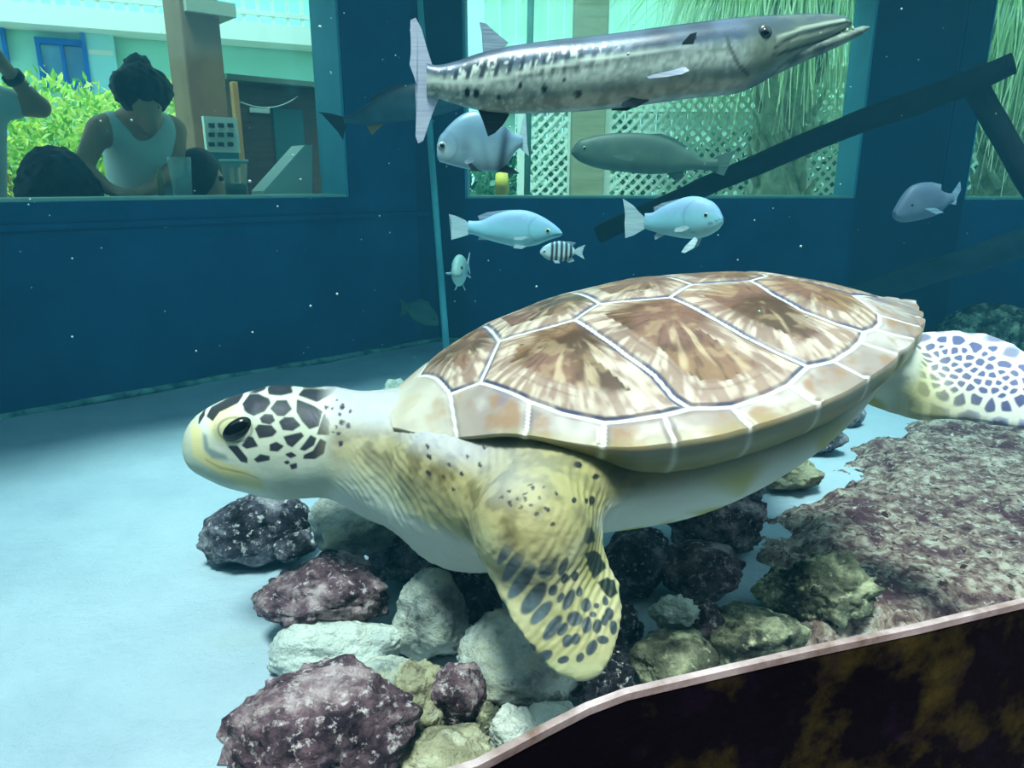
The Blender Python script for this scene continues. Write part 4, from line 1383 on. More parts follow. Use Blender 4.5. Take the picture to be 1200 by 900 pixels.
fb.fin('anal_fin', [(560, 128), (566, 142), (572, 160), (580, 156), (590, 146), (597, 134), (586, 130)], f_dark, .004)
fb.fin('pelvic_fin', [(756, 114), (738, 116), (724, 122), (722, 127), (740, 128), (756, 120)], f_dark, .003, off=.02, flare=.02, both=True)
fb.fin('pectoral_fin', [(792, 83), (776, 88), (756, 93), (743, 97), (746, 99), (768, 96), (788, 92), (796, 88)], f_lilac, .003, off=.050, flare=.03, both=True)
fb.fin('gill_patch', [(790, 84), (786, 70), (789, 56), (798, 46), (806, 44), (801, 56), (799, 72), (797, 84)], f_dark, .003, off=.049, both=True)
fb.eye(884, 44, 8.6, (40, 52, 54))

# atlantic spadefish
fs = Fish('spadefish', (565, 170), 1.68, .12, 'deep round silvery spadefish with dark bands just below the barracuda tail', 'fish')
def col_spade(px, py, rel, V):
    n1 = fbm(V, 40, 3)
    c = mixc(linv((112, 146, 168)), linv((150, 184, 198)), sstep(.2, .8, rel + (n1 - .5) * .4))
    c = mixc(c, linv((52, 72, 92)), np.exp(-((px - 590 + (py - 170) * .15) / 6) ** 2) * .95)
    c = mixc(c, linv((90, 108, 128)), np.exp(-(((px - 545) / 8) ** 2 + ((py - 172) / 10) ** 2)) * .6)
    c = mixc(c, linv((100, 124, 146)), np.exp(-((px - 566 - (py - 170) * .2) / 4) ** 2) * .35 * sstep(150, 175, py))
    c = mixc(c, linv((106, 130, 146)), np.exp(-((np.hypot(px - 518, py - 172) - 18) / 1.2) ** 2) * .6 * (px > 520))
    c = mixc(c, linv((210, 226, 228)), np.exp(-(((px - 520) / 9) ** 2 + ((py - 182) / 10) ** 2)) * .5)
    return c
fs.body([(512, 170, 184), (514, 163, 188), (520, 154, 191), (530, 143, 194), (542, 134, 197), (555, 130, 199), (570, 133, 201), (584, 142, 200), (596, 152, 190), (604, 157, 178), (612, 159, 171)], .26, col_spade, m_silver, nu=110, nv=48)
fs.fin('tail_fin', [(606, 164), (610, 154), (613, 138), (616, 132), (617, 150), (617, 164), (620, 183), (614, 178), (608, 172)], f_pale, .003)
fs.fin('dorsal_fin', [(556, 140), (560, 128), (572, 131), (583, 143), (587, 152), (580, 156)], f_pale, .003, label='pale soft rear dorsal fin')
fs.fin('anal_fin', [(566, 192), (570, 198), (588, 202), (606, 204), (609, 203), (596, 197), (590, 186), (576, 186)], f_dark, .003)
fs.fin('pelvic_fin', [(548, 192), (552, 200), (566, 201), (556, 197), (552, 191)], f_dark, .002, off=.012, both=True)
fs.fin('pectoral_fin', [(543, 190), (550, 184), (556, 187), (552, 191), (546, 193)], f_grey, .002, off=.028, flare=.01, both=True)
fs.eye(518, 171, 4.6, (150, 168, 170))

# pale snapper facing right, near the pipe
fn = Fish('snapper', (592, 268), 1.85, -.08, 'pale grey-blue snapper facing right beside the thin pipe', 'fish')
def col_pale(px, py, rel, V):
    n1 = fbm(V, 30, 3)
    c = mixc(linv((128, 166, 202)), linv((140, 206, 222)), sstep(.1, .6, rel + (n1 - .5) * .3))
    c = mixc(c, linv((176, 228, 230)), sstep(.6, .95, rel))
    sc = np.sin(px * 2.1 + py * 1.2) * np.sin(px * 2.1 - py * 1.9)
    c = mixc(c, linv((104, 150, 182)), sstep(.2, .9, sc) * .22 * sstep(.05, .2, rel))
    for gx_, gy_, r_ in ((630, 268, 13), (817, 254, 17)):
        e = np.hypot(px - gx_ - 3, (py - gy_) * .9)
        c = mixc(c, linv((92, 128, 152)), np.exp(-((e - r_) / 1.0) ** 2) * .45 * (px < gx_))
    for mx0, my0, mx1, my1 in ((649, 275, 659, 273.5), (832, 262, 847, 256)):
        dl = seg_dist(np.stack([px, py], -1), np.array([mx0, my0], float), np.array([mx1, my1], float))
        c = mixc(c, linv((70, 100, 120)), sstep(1.3, .3, dl) * .7)
    return c
fn.body([(549, 258.5, 274), (555, 259, 275), (565, 258, 279), (578, 252, 283), (590, 248, 286), (603, 246, 289), (618, 247, 289), (632, 252, 286), (644, 259, 281), (652, 265, 278.5), (657, 270, 276.5), (659, 273, 275)], .42, col_pale, m_matte)
fn.fin('tail_fin', [(553, 266), (545, 258), (534, 253), (526, 251), (530, 262), (529, 270), (529, 281), (540, 278), (552, 274)], f_pale, .003)
fn.fin('dorsal_fin', [(576, 256), (562, 258), (560, 253), (570, 249), (584, 247), (600, 245.5), (596, 250)], f_grey, .003)
fn.fin('anal_fin', [(580, 281), (560, 281), (562, 277), (575, 277)], f_pale, .003)
fn.fin('pelvic_fin', [(604, 286), (602, 290), (612, 291), (618, 288)], f_pale, .002, off=.015, both=True)
fn.fin('pectoral_fin', [(620, 277), (612, 280), (604, 279), (604, 277), (614, 276)], f_pale, .002, off=.034, flare=.012, both=True)
fn.eye(642, 270, 3.0, (220, 214, 130))

# pale blue-white snapper turned towards the camera
fh = Fish('snapper', (790, 258), 1.70, -.42, 'pale blue-white snapper with blunt head turned towards the glass', 'fish')
fh.body([(756, 250, 268), (765, 249, 271), (775, 243, 274), (788, 237, 277), (800, 232, 279), (815, 230, 279.5), (828, 233, 277), (838, 239, 272), (844, 247, 267), (847, 254, 262)], .50, col_pale, m_matte, wprof=[(0, .25), (.15, .42), (.4, .85), (.65, 1), (.85, .9), (1, .5)])
fh.fin('tail_fin', [(760, 258), (752, 252), (742, 241), (730, 233), (733, 248), (732, 262), (733, 279), (742, 276), (756, 268)], f_pale, .003)
fh.fin('dorsal_fin', [(790, 240), (768, 250), (766, 243), (776, 238), (796, 233), (800, 236)], f_grey, .003)
fh.fin('anal_fin', [(784, 273), (768, 281), (767, 277), (771, 271)], f_pale, .003)
fh.fin('pelvic_fin', [(816, 277), (806, 287), (802, 294), (806, 295), (816, 289), (820, 280)], f_pale, .002, off=.02, flare=.015, both=True)
fh.fin('pectoral_fin', [(812, 266), (804, 270), (796, 270), (797, 266), (808, 263)], f_pale, .002, off=.042, flare=.01, both=True)
fh.eye(829, 251.5, 3.4, (216, 190, 170))

# sergeant major with black bars
fg = Fish('sergeant_fish', (657, 295), 1.78, .1, 'tiny silver fish with black vertical bars under the pale snapper snout', 'fish')
def col_serg(px, py, rel, V):
    c = mixc(linv((146, 184, 200)), linv((200, 224, 226)), sstep(.1, .7, rel))
    b = np.zeros(px.shape)
    for x in (646.5, 651.5, 657.5, 663, 668.5):
        b = np.maximum(b, np.exp(-((px - x + (py - 295) * .05) / 1.7) ** 4))
    return mixc(c, linv((10, 20, 40)), b * .95)
fg.body([(633, 294, 297), (636, 290, 300), (642, 286, 304), (650, 283, 306), (657, 282.5, 306.5), (664, 284, 305), (670, 288, 301), (673, 291, 298)], .36, col_serg, m_matte, nu=90)
fg.fin('tail_fin', [(672, 294), (678, 290), (686, 287), (681, 294), (685, 304), (677, 299), (672, 297)], f_pale, .002)
fg.fin('dorsal_fin', [(655, 284), (666, 283), (675, 284.5), (670, 289), (662, 287)], f_grey, .002)
fg.fin('anal_fin', [(662, 304), (666, 308), (673, 306), (670, 301)], f_pale, .002)
fg.fin('pelvic_fin', [(648, 305), (650, 308), (656, 308), (653, 305)], f_pale, .002, off=.008, both=True)
fg.eye(637.5, 294, 1.8, (170, 196, 200))

# small fish head-on
fo = Fish('small_fish', (538, 317), 2.25, math.radians(76), 'small pale fish seen head-on beside the thin pipe', 'fish')
fo_c = at(538, 317, 2.25)
fo.scale = 2.25 / FPX
def head_on():
    k = 2.25 / FPX
    st = [(-38, 2), (-30, 6), (-20, 12), (-8, 17), (2, 18), (10, 15), (15, 10), (18, 4)]
    nu, nv = 60, 32
    q = np.linspace(-38, 18, nu); hh = crom(*zip(*st), q)
    V = []
    dirv = Vector((-.18, -.98, -.05)).normalized(); side = Vector((.98, -.18, 0)).normalized()
    for i in range(nu):
        for j in range(nv):
            a = 2 * math.pi * j / nv
            V.append((dirv * q[i] + side * (hh[i] * .46 * math.cos(a)) + Vector((0, 0, 1)) * (hh[i] * math.sin(a))) * k)
    F = [(i * nv + j, i * nv + (j + 1) % nv, (i + 1) * nv + (j + 1) % nv, (i + 1) * nv + j) for i in range(nu - 1) for j in range(nv)]
    F += [tuple(range(nv)), tuple((nu - 1) * nv + j for j in range(nv))]
    bm = bmesh.new(); bm.from_mesh(mesh_np('tmp', V, F))
    me = me_from_bm(bm, 'small_fish')
    Va = np.array([tuple(v) for v in V])
    zz = Va[:, 2] / k
    set_cols(me, mixc(mixc(linv((120, 156, 156)), linv((170, 204, 196)), sstep(-12, 10, -zz)), linv((60, 92, 100)), np.exp(-((zz + 4) / 1.2) ** 2) * sstep(8, 13, (Va @ np.array(dirv)) / k) * .8))
    o = link('small_fish', me, m_matte); o.location = fo_c
    tag(o, fo.label, 'fish')
    def fin3(name, pts):
        bm = bmesh.new()
        A = [bm.verts.new((dirv * a + side * b + Vector((0, 0, 1)) * c) * k) for a, b, c in pts]
        f = bm.faces.new(A); ex = bmesh.ops.extrude_face_region(bm, geom=[f])
        for g in ex['geom']:
            if isinstance(g, bmesh.types.BMVert): g.co += (side * .8 + Vector((0, 0, .8))) * k
        link(name, me_from_bm(bm, name), f_pale, o, False)
    fin3('tail_fin', [(-36, 0, 0), (-52, 0, 13), (-46, 0, 0), (-52, 0, -13)])
    fin3('pectoral_fin', [(2, -7, -2), (-2, -17, -4), (-5, -15, -6), (0, -7, -5)])
    fin3('pectoral_fin', [(2, 7, -2), (-2, 13, -8), (-5, 12, -10), (0, 7, -5)])
    fin3('pelvic_fin', [(0, -3, -15), (-2, -7, -24), (-6, -6, -24), (-4, -2, -16)])
    fin3('pelvic_fin', [(0, 3, -15), (-2, 6, -24), (-6, 5, -24), (-4, 2, -16)])
    for sgn in (1, -1):
        bm = bmesh.new()
        bmesh.ops.create_uvsphere(bm, u_segments=12, v_segments=8, radius=2.0 * k, matrix=Matrix.Translation((dirv * 11 + side * (5.4 * sgn) + Vector((0, 0, 5))) * k))
        link('eye', me_from_bm(bm, 'eye'), M_PUPIL, o)
head_on()

# larger dark fishes further back
def col_dim(a, b):
    def f(px, py, rel, V):
        n1 = fbm(V, 24, 3)
        return mixc(linv(a), linv(b), sstep(.0, 1, rel * .8 + (n1 - .5) * .8))
    return f
fd = Fish('grunt_fish', (760, 180), 2.45, .05, 'large dim olive fish facing left in front of the white lattice', 'fish')
fd.body([(670, 175, 181), (676, 167, 187), (690, 161, 194), (710, 157, 199), (735, 155.5, 202), (760, 157, 204), (785, 164, 203), (805, 175, 200), (820, 184, 199), (830, 186, 200), (840, 186, 200)], .38, col_dim((60, 84, 76), (92, 116, 100)), m_matte)
fd.fin('tail_fin', [(826, 193), (838, 184), (850, 179), (862, 176), (856, 188), (853, 196), (848, 206), (836, 202)], f_dim, .004)
fd.fin('dorsal_fin', [(745, 160), (760, 157), (775, 156.5), (790, 162), (806, 172), (800, 176), (776, 166)], f_dim, .004)
fd.fin('anal_fin', [(778, 199), (786, 208), (794, 214), (802, 206), (800, 199)], f_dim, .004)
fd.fin('pectoral_fin', [(712, 182), (722, 180), (738, 184), (734, 190), (720, 187)], f_dim, .003, off=.06, flare=.02, both=True)
fd.eye(684, 174, 2.6, (110, 130, 120))

fr = Fish('sheepshead', (1082, 237), 2.5, .25, 'dim grey fish facing left against the dark pillar right of the long window', 'fish')
fr.body([(1048, 248, 256), (1052, 240, 259), (1058, 230, 260.5), (1066, 220, 260), (1076, 215, 258), (1088, 215, 255), (1098, 219, 251), (1104, 224, 246), (1110, 226, 240), (1115, 227, 238)], .40, col_dim((84, 96, 118), (112, 126, 140)), m_matte)
fr.fin('tail_fin', [(1108, 232), (1116, 226), (1125, 213), (1126, 222), (1121, 232), (1120, 240), (1112, 239)], f_grey, .003)
fr.fin('dorsal_fin', [(1078, 220), (1078, 214), (1092, 213.5), (1103, 216), (1102, 224)], f_grey, .003)
fr.fin('anal_fin', [(1090, 250), (1096, 250), (1101, 248), (1102, 242)], f_pale, .003)
fr.fin('pectoral_fin', [(1070, 244), (1080, 243), (1088, 248), (1080, 250)], f_grey, .002, off=.05, flare=.015, both=True)
fr.eye(1063, 240, 2.4, (70, 80, 92))

fl_ = Fish('amberjack', (470, 118), 2.6, -.1, 'dark slender fish half hidden behind the barracuda tail, tail fin towards the left window', 'fish')
fl_.body([(404, 136, 145), (412, 134, 146), (428, 124, 147), (450, 110, 145), (475, 100, 142), (500, 95, 138), (525, 94, 132), (545, 98, 124), (558, 106, 116)], .42, col_dim((22, 44, 56), (52, 92, 104)), m_matte)
fl_.fin('tail_fin', [(408, 140), (400, 136), (388, 133), (373, 131), (384, 138), (392, 145), (397, 156), (402, 164), (404, 152)], f_dark, .004)
fl_.fin('dorsal_fin', [(460, 108), (432, 121), (438, 112), (456, 101), (478, 98)], f_dark, .004)
fl_.fin('anal_fin', [(442, 142), (428, 144), (432, 152), (436, 158), (444, 150), (452, 143)], fin_mat('rusty fin', (120, 96, 60), (150, 120, 70)), .004, label='rusty yellow anal fin')
fl_.eye(540, 106, 2.6, (60, 80, 84))

ff = Fish('grunt_fish', (492, 368), 3.3, 0, 'faint greenish fish far back near the foot of the thin pipe', 'fish')
ff.body([(478, 356, 366), (482, 354, 372), (490, 353, 378), (498, 355, 381), (506, 361, 382), (511, 367, 382), (514, 374, 381)], .4, col_dim((60, 92, 88), (92, 124, 112)), m_matte, nu=60)
ff.fin('tail_fin', [(480, 361), (472, 352), (468, 350), (471, 360), (469, 372), (474, 369)], f_dim, .004)
ff.fin('dorsal_fin', [(486, 356), (492, 350), (502, 354), (506, 362), (498, 358)], f_dim, .004)
ff.eye(509, 373, 2.0, (80, 110, 100))

# ------------------------------------------------------------------ pipe, sunken poles
m_pipe = mat('pale plastic pipe', [(0.3, (60, 140, 150)), (0.7, (84, 166, 174))], scale=6, rough=.5)
p_top = at(489, -40, 3.1); p_bot = on_z(527, 462, 0.0)
o = empty('water_pipe', p_bot)
bm = bmesh.new()
mid = Vector(p_bot).lerp(p_top, .5)
tube(bm, [p_bot + Vector((0, 0, .02)), mid, p_top], [.0135, .0125, .0115], 16)
link('pipe', me_from_bm(bm, 'pipe'), m_pipe, o, True, True)
bm = bmesh.new(); lathe(bm, [(.018, 0), (.019, .004), (.019, .035), (.0145, .045)], tuple(p_bot), 20)
link('coupling', me_from_bm(bm, 'coupling'), m_pipe, o, True, True)
tag(o, 'thin pale teal pipe standing upright in the tank corner', 'pipe')

m_pole = mat('dark sunken timber', [(0.3, (10, 16, 22)), (0.7, (22, 30, 36))], scale=14, rough=.85, spec=.1, bump=[(30, .5, .01)], stretch=(1, 1, 1))
def pole(pts, rad, name='timber_pole'):
    bm = bmesh.new(); P = []; Rr = []
    for (a, ra), (b, rb) in zip(zip(pts, rad), zip(pts[1:], rad[1:])):
        for k in range(12):
            t = k / 12; p = Vector(a).lerp(Vector(b), t)
            P.append(p + Vector((mnoise.noise(p * 4), mnoise.noise(p * 4 + Vector((5, 0, 0))), mnoise.noise(p * 4 + Vector((0, 5, 0))))) * .008)
            Rr.append((ra + (rb - ra) * t) * (1 + .08 * mnoise.noise(p * 9)))
    P.append(Vector(pts[-1])); Rr.append(rad[-1])
    tube(bm, P, Rr, 16)
    return me_from_bm(bm, name)
a0 = at(700, 275, 3.35); a1 = at(960, 160, 3.1); a2 = at(1120, 103, 2.9); a3 = at(1188, 74, 2.8)
o = link('timber_pole', pole([a0, a1, a2, a3], [.040, .044, .046, .038]), m_pole)
tag(o, 'long dark timber pole slanting up across the long back window to the right', 'pole')
b0_, b1_, b2_ = at(1135, 88, 2.93), at(1180, 165, 2.8), at(1235, 262, 2.65)
o = link('timber_pole', pole([b0_, b1_, b2_], [.044, .042, .042]), m_pole)
tag(o, 'dark timber pole dropping steeply from the joint by the right window', 'pole')
m_beam = mat('dim blue timber', [(0.3, (14, 40, 54)), (0.7, (34, 64, 76))], scale=10, rough=.9, bump=[(24, .5, .01)])
c0_, c1_ = at(985, 352, 3.35), at(1240, 272, 3.0)
o = link('timber_pole', pole([c0_, (Vector(c0_) + Vector(c1_)) / 2, c1_], [.05, .055, .06]), m_beam)
tag(o, 'dim blue-green timber lying low against the back wall at the right', 'pole')

# bits drifting in the water
rs = random.Random(5)
bm = bmesh.new()
for _ in range(170):
    p = at(rs.uniform(20, 1180), rs.uniform(10, 430), rs.uniform(.9, 3.0))
    if p.z < .1: continue
    bmesh.ops.create_icosphere(bm, subdivisions=1, radius=rs.uniform(.0008, .0022), matrix=Matrix.Translation(p))
o = link('particles', me_from_bm(bm, 'particles'), flat('drifting specks', (170, 200, 200), .8))
tag(o, 'fine pale specks drifting in the water', 'particles', kind='stuff')

# ------------------------------------------------------------------ outdoors beyond the tank windows
GZ = -0.35
m_ground = mat('pale paving', [(0.3, (150, 146, 132)), (0.7, (184, 178, 164))], scale=3, rough=.9)
bm = bmesh.new(); add_box(bm, (40, 26, .1), (0, 16.9, GZ - .05))
tag(link('ground', me_from_bm(bm, 'ground'), m_ground, smooth=False), kind='structure')

def atL(px, py, d):
    """Point seen at (px, py) on the plane parallel to the left wall, d metres beyond its inner face."""
    return on_plane(px, py, LEFT_START + lout * d, lout)
LR = Matrix((ldir, lout, Vector((0, 0, 1)))).transposed()

# counter outside the left window
bm = bmesh.new()
cc = LEFT_START + ldir * ((opL[0] + opL[1]) / 2) + lout * (THICK + .205)
Lw = opL[1] - opL[0] + .6
o = empty('bar_counter', Vector((cc.x, cc.y, GZ)))
add_box(bm, (Lw, .40, .04), Vector((cc.x, cc.y, SILL_L - .02)), LR, .008)
link('counter_top', me_from_bm(bm, 'counter_top'), mat('counter wood', [(0.3, (92, 84, 70)), (0.7, (120, 110, 92))], scale=8, rough=.5), o, False, True)
bm = bmesh.new(); add_box(bm, (Lw - .1, .05, SILL_L - .04 - GZ), Vector((cc.x, cc.y, (SILL_L - .04 + GZ) / 2)) - lout * .14, LR)
link('front_panel', me_from_bm(bm, 'front_panel'), mat('counter panel', [(0.3, (50, 60, 62)), (0.7, (70, 80, 80))], scale=6, rough=.7), o, False, True)
tag(o, 'narrow bar counter outside under the left window', 'counter')

# unseen roof over the bar; overhang and rear slab added to shade far sand
bm = bmesh.new()
rc = LEFT_START + ldir * 1.6 + lout * -.08
add_box(bm, (5.0, 1.95, .08), Vector((rc.x, rc.y, 2.08)), LR)
add_box(bm, (4.6, 1.5, .06), (1.9, BACK_Y - .45, 2.0))
tag(link('ceiling_bar_shade', me_from_bm(bm, 'ceiling_bar_shade'), flat('bar and shade roof', (150, 150, 140)), smooth=False), kind='structure')

# the building across the yard
fd_ = Vector((.897, .44, 0)).normalized(); fnv = Vector((.44, -.897, 0))
FO = at(0, 200, 6.5)
def onF(px, py, off=0.0):
    return on_plane(px, py, FO + fnv * off, fnv)
FR = Matrix((fd_, -fnv, Vector((0, 0, 1)))).transposed()
def fbox(bm, px0, px1, z0, z1, off=0.0, dep=.1, bevel=0, pyref=120):
    a = onF(px0, pyref, off); b = onF(px1, pyref, off)
    c = (a + b) / 2 - fnv * (dep / 2); c.z = (z0 + z1) / 2
    add_box(bm, ((b - a).length, dep, z1 - z0), c, FR, bevel)
zF = lambda px, py, off=0.0: onF(px, py, off).z
m_teal_wall = mat('turquoise render', [(0.3, (170, 232, 214)), (0.7, (186, 240, 224))], scale=1.5, rough=.85)
m_white = flat('white paint', (232, 234, 228), .6)
m_blueglass = mat('blue window glass', [(0.3, (60, 130, 180)), (0.7, (110, 190, 220))], scale=2, rough=.15, spec=.6)
m_blue = flat('blue frame paint', (20, 110, 200), .5)
bld = empty('building', (onF(120, 200).x, onF(120, 200).y, GZ))
bm = bmesh.new(); fbox(bm, -260, 420, GZ, zF(0, -60), -.02, .3)
link('wall', me_from_bm(bm, 'wall'), m_teal_wall, bld, False, True)
zf0, zf1 = zF(120, 34, .35), zF(120, 10, .35)
bm = bmesh.new(); fbox(bm, -300, 420, zf0, zf1, .35, .35)
link('balcony', me_from_bm(bm, 'balcony'), m_white, bld, False, True)
bm = bmesh.new()
for px in range(-20, 420, 17):
    a = onF(px, 20, .33); add_box(bm, (.03, .03, .9), (a.x, a.y, zf1 + .45), FR)
a = onF(-40, 20, .33); b = onF(410, 20, .33)
add_bar(bm, (a.x, a.y, zf1 + .92), (b.x, b.y, zf1 + .92), .05, .05); add_bar(bm, (a.x, a.y, zf1 + .08), (b.x, b.y, zf1 + .08), .04, .04)
link('railing', me_from_bm(bm, 'railing'), m_white, bld, False, True)
def fwindow(x0, x1, y0, y1, mull, label=None):
    z1, z0 = zF((x0 + x1) / 2, y0), zF((x0 + x1) / 2, y1)
    bm = bmesh.new()
    for a, b in ((x0, x0 + 5), (x1 - 5, x1)): fbox(bm, a, b, z0, z1, .06, .08)
    fbox(bm, x0 + 5, x1 - 5, z1 - .05, z1, .06, .08); fbox(bm, x0 + 5, x1 - 5, z0, z0 + .05, .06, .08)
    for x in mull: fbox(bm, x - 2, x + 2, z0 + .05, z1 - .05, .06, .07)
    w = link('window', me_from_bm(bm, 'window'), m_blue, bld, False, True)
    bm = bmesh.new(); fbox(bm, x0 + 4, x1 - 4, z0 + .03, z1 - .03, .02, .03)
    g = link('pane', me_from_bm(bm, 'pane'), m_blueglass, w, False, True)
    g.matrix_parent_inverse = parent_matrix(w).inverted()
fwindow(52, 112, 47, 104, [82]); fwindow(-22, 19, 28, 72, [])
bm = bmesh.new(); fbox(bm, 110, 143, GZ, zF(126, 31), .10, .06)
dr = link('door', me_from_bm(bm, 'door'), flat('pale blue door', (170, 226, 236), .5), bld, False, True)
bm = bmesh.new(); fbox(bm, 105, 110.5, GZ, zF(107, 29), .12, .10)
link('door_frame', me_from_bm(bm, 'door_frame'), m_blue, dr, False, True).matrix_parent_inverse = parent_matrix(dr).inverted()
bm = bmesh.new(); fbox(bm, 112, 141, zF(126, 64) - .02, zF(126, 64) + .02, .105, .03)
link('rail', me_from_bm(bm, 'rail'), m_white, dr, False, True).matrix_parent_inverse = parent_matrix(dr).inverted()
tag(bld, 'turquoise building across the yard with white balcony and blue window', 'building')

# brown column, picture board, thin post, dark booth
def boxthing(name, label, cat, px0, px1, z0, z1, d, dep, m, group=None, bevel=.01):
    a = atL(px0, 150, d); b = atL(px1, 150, d)
    c = (a + b) / 2 + lout * dep / 2
    bm = bmesh.new(); add_box(bm, ((b - a).length, dep, z1 - z0), (0, 0, (z1 - z0) / 2), LR, bevel)
    o = link(name, me_from_bm(bm, name), m, smooth=False); o.location = (c.x, c.y, z0)
    return tag(o, label, cat, group)
m_brown = mat('brown column paint', [(0.3, (120, 92, 70)), (0.7, (146, 114, 88))], scale=5, rough=.7)
colm = boxthing('column', 'thick brown square column outside the left window behind the bending man', 'column', 226, 270, GZ, 3.2, 1.35, .26, m_brown)
bm = bmesh.new()
a = atL(218, 8, 1.32); b = atL(275, 8, 1.32)
c = (a + b) / 2 + lout * .16
add_box(bm, ((b - a).length, .34, .07), (c.x, c.y, atL(245, 7, 1.3).z), LR)
link('collar', me_from_bm(bm, 'collar'), flat('pale trim', (176, 186, 168), .6), colm, False, True)
bz = lambda py, d, px=258: atL(px, py, d).z
sign = empty('picture_board', (atL(259, 178, 1.1).x, atL(259, 178, 1.1).y, GZ))
def spart(name, px0, px1, py0, py1, d, dep, m, par):
    a = atL(px0, 150, d); b = atL(px1, 150, d); c = (a + b) / 2 + lout * dep / 2
    z1, z0 = atL(px0, py0, d).z, atL(px0, py1, d).z
    bm = bmesh.new(); add_box(bm, ((b - a).length, dep, z1 - z0), (c.x, c.y, (z0 + z1) / 2), LR)
    o = link(name, me_from_bm(bm, name), m, par, False, True)
    return o
spart('board', 240, 279, 136, 178, 1.1, .03, flat('white board', (206, 222, 214), .5), sign)
spart('base', 244, 277, 178, 196, 1.1, .05, flat('teal panel', (60, 120, 130), .6), sign)
m_pic = flat('dark picture spots', (46, 64, 66), .6)
for r_ in range(3):
    for c_ in range(3):
        bm = bmesh.new(); add_box(bm, (.030, .008, .022), atL(248 + c_ * 11, 147 + r_ * 11, 1.093), LR)
        link('picture', me_from_bm(bm, 'picture'), m_pic, sign, False, True)
bm = bmesh.new()
pa = atL(259, 178, 1.15); add_box(bm, (.05, .05, pa.z - GZ), (pa.x, pa.y, (pa.z + GZ) / 2), LR)
link('post', me_from_bm(bm, 'post'), m_brown, sign, False, True)
tag(sign, 'white board with rows of small dark pictures in front of the brown column', 'sign')
boxthing('post', 'thin pale orange post just right of the brown column', 'post', 277, 284, GZ, bz(96, 1.2, 280), 1.2, .04, mat('orange wood', [(0.3, (170, 120, 70)), (0.7, (196, 146, 92))], scale=8, rough=.6), bevel=.004)
booth = empty('booth', (atL(320, 200, 1.9).x, atL(320, 200, 1.9).y, GZ))
def bpart(name, px0, px1, z0, z1, d, dep, m):
    a = atL(px0, 150, d); b = atL(px1, 150, d); c = (a + b) / 2 + lout * dep / 2
    bm = bmesh.new(); add_box(bm, ((b - a).length, dep, z1 - z0), (c.x, c.y, (z0 + z1) / 2), LR)
    return link(name, me_from_bm(bm, name), m, booth, False, True)
m_dkwood = mat('dark brown boards', [(0.3, (70, 54, 46)), (0.7, (96, 78, 66))], scale=6, rough=.7, stretch=(1, 1, 8))
bpart('wall', 279, 400, GZ, bz(98, 1.9, 320), 1.9, 1.0, m_dkwood)
bpart('roof', 272, 410, bz(98, 1.85, 320), bz(92, 1.85, 320), 1.82, 1.2, flat('booth roof', (96, 110, 100), .7))
bpart('panel', 322, 356, GZ, bz(128, 1.88, 335), 1.88, .03, flat('blue green panel', (48, 96, 100), .6))
pl = bpart('name_plate', 296, 318, bz(132, 1.88, 305), bz(126.5, 1.88, 305), 1.88, .02, m_white)
pl['label'] = 'small white plate'
tag(booth, 'dark brown booth at the right end of the left window view', 'booth')
bm = bmesh.new()
ca, cb = atL(280, 119, 1.22), atL(351, 111, 1.93)
pts = [ca.lerp(cb, t) - Vector((0, 0, .22 * t * (1 - t))) for t in [i / 16 for i in range(17)]]
tube(bm, pts, .004, 6)
o = link('cable', me_from_bm(bm, 'cable'), flat('pale cable', (150, 170, 160), .6)); tag(o, 'thin pale cable sagging from the orange post', 'cable')

# white sloping board on the counter
bm = bmesh.new()
A = [atL(x, y, .47) for x, y in ((309, 224), (357, 170), (366, 170), (366, 231), (309, 231))]
f0 = bm.faces.new([bm.verts.new(p) for p in A])
ex = bmesh.ops.extrude_face_region(bm, geom=[f0])
for g in ex['geom']:
    if isinstance(g, bmesh.types.BMVert): g.co += lout * .14
for v in bm.verts: v.co -= atL(340, 231, .47)
o = link('sloping_board', me_from_bm(bm, 'sloping_board'), mat('white board paint', [(0.3, (232, 238, 230)), (0.7, (248, 250, 244))], scale=7, rough=.6), smooth=False)
o.location = atL(340, 231, .47); tag(o, 'white wedge shaped sloping board at the right end of the bar counter', 'board')

# drinks on the counter
def clear(name, tint):
    m = bpy.data.materials.new(name); m.use_nodes = True
    N = m.node_tree.nodes; Lk = m.node_tree.links
    p = N['Principled BSDF']; p.inputs['Base Color'].default_value = lin(tint); p.inputs['Alpha'].default_value = .2; p.inputs['Roughness'].default_value = .08; p.inputs['Specular IOR Level'].default_value = .8
    return m
m_cup = clear('clear cup', (206, 230, 226))
def drink(name, px, pyt, wpx, d, label, cat, liquid, rim=None):
    b = atL(px, 232, d); b.z = SILL_L + .001
    t = atL(px, pyt, d); hgt = t.z - b.z
    k = (CAMP[1] * 0 + math.hypot(b.x, b.y)) / FPX
    r = wpx / 2 * k * .96
    bm = bmesh.new()
    lathe(bm, [(0, 0), (r * .80, 0), (r * .86, hgt * .5), (r, hgt), (r * .96, hgt), (r * .82, hgt * .5), (r * .76, .006), (0, .006)], (0, 0, 0), 24)
    o = link(name, me_from_bm(bm, name), m_cup); o.location = b; tag(o, label, cat, 'drinks on the bar counter')
    if liquid:
        bm = bmesh.new(); lathe(bm, [(0, .008), (r * .74, .008), (r * .80, hgt * liquid[1]), (0, hgt * liquid[1])], (0, 0, 0), 20)
        link('drink', me_from_bm(bm, 'drink'), liquid[0], o)
    if rim:
        bm = bmesh.new(); lathe(bm, [(r * .95, hgt - .008), (r * 1.06, hgt - .008), (r * 1.06, hgt + .004), (r * .95, hgt + .004)], (0, 0, 0), 24)
        link('rim', me_from_bm(bm, 'rim'), rim, o)
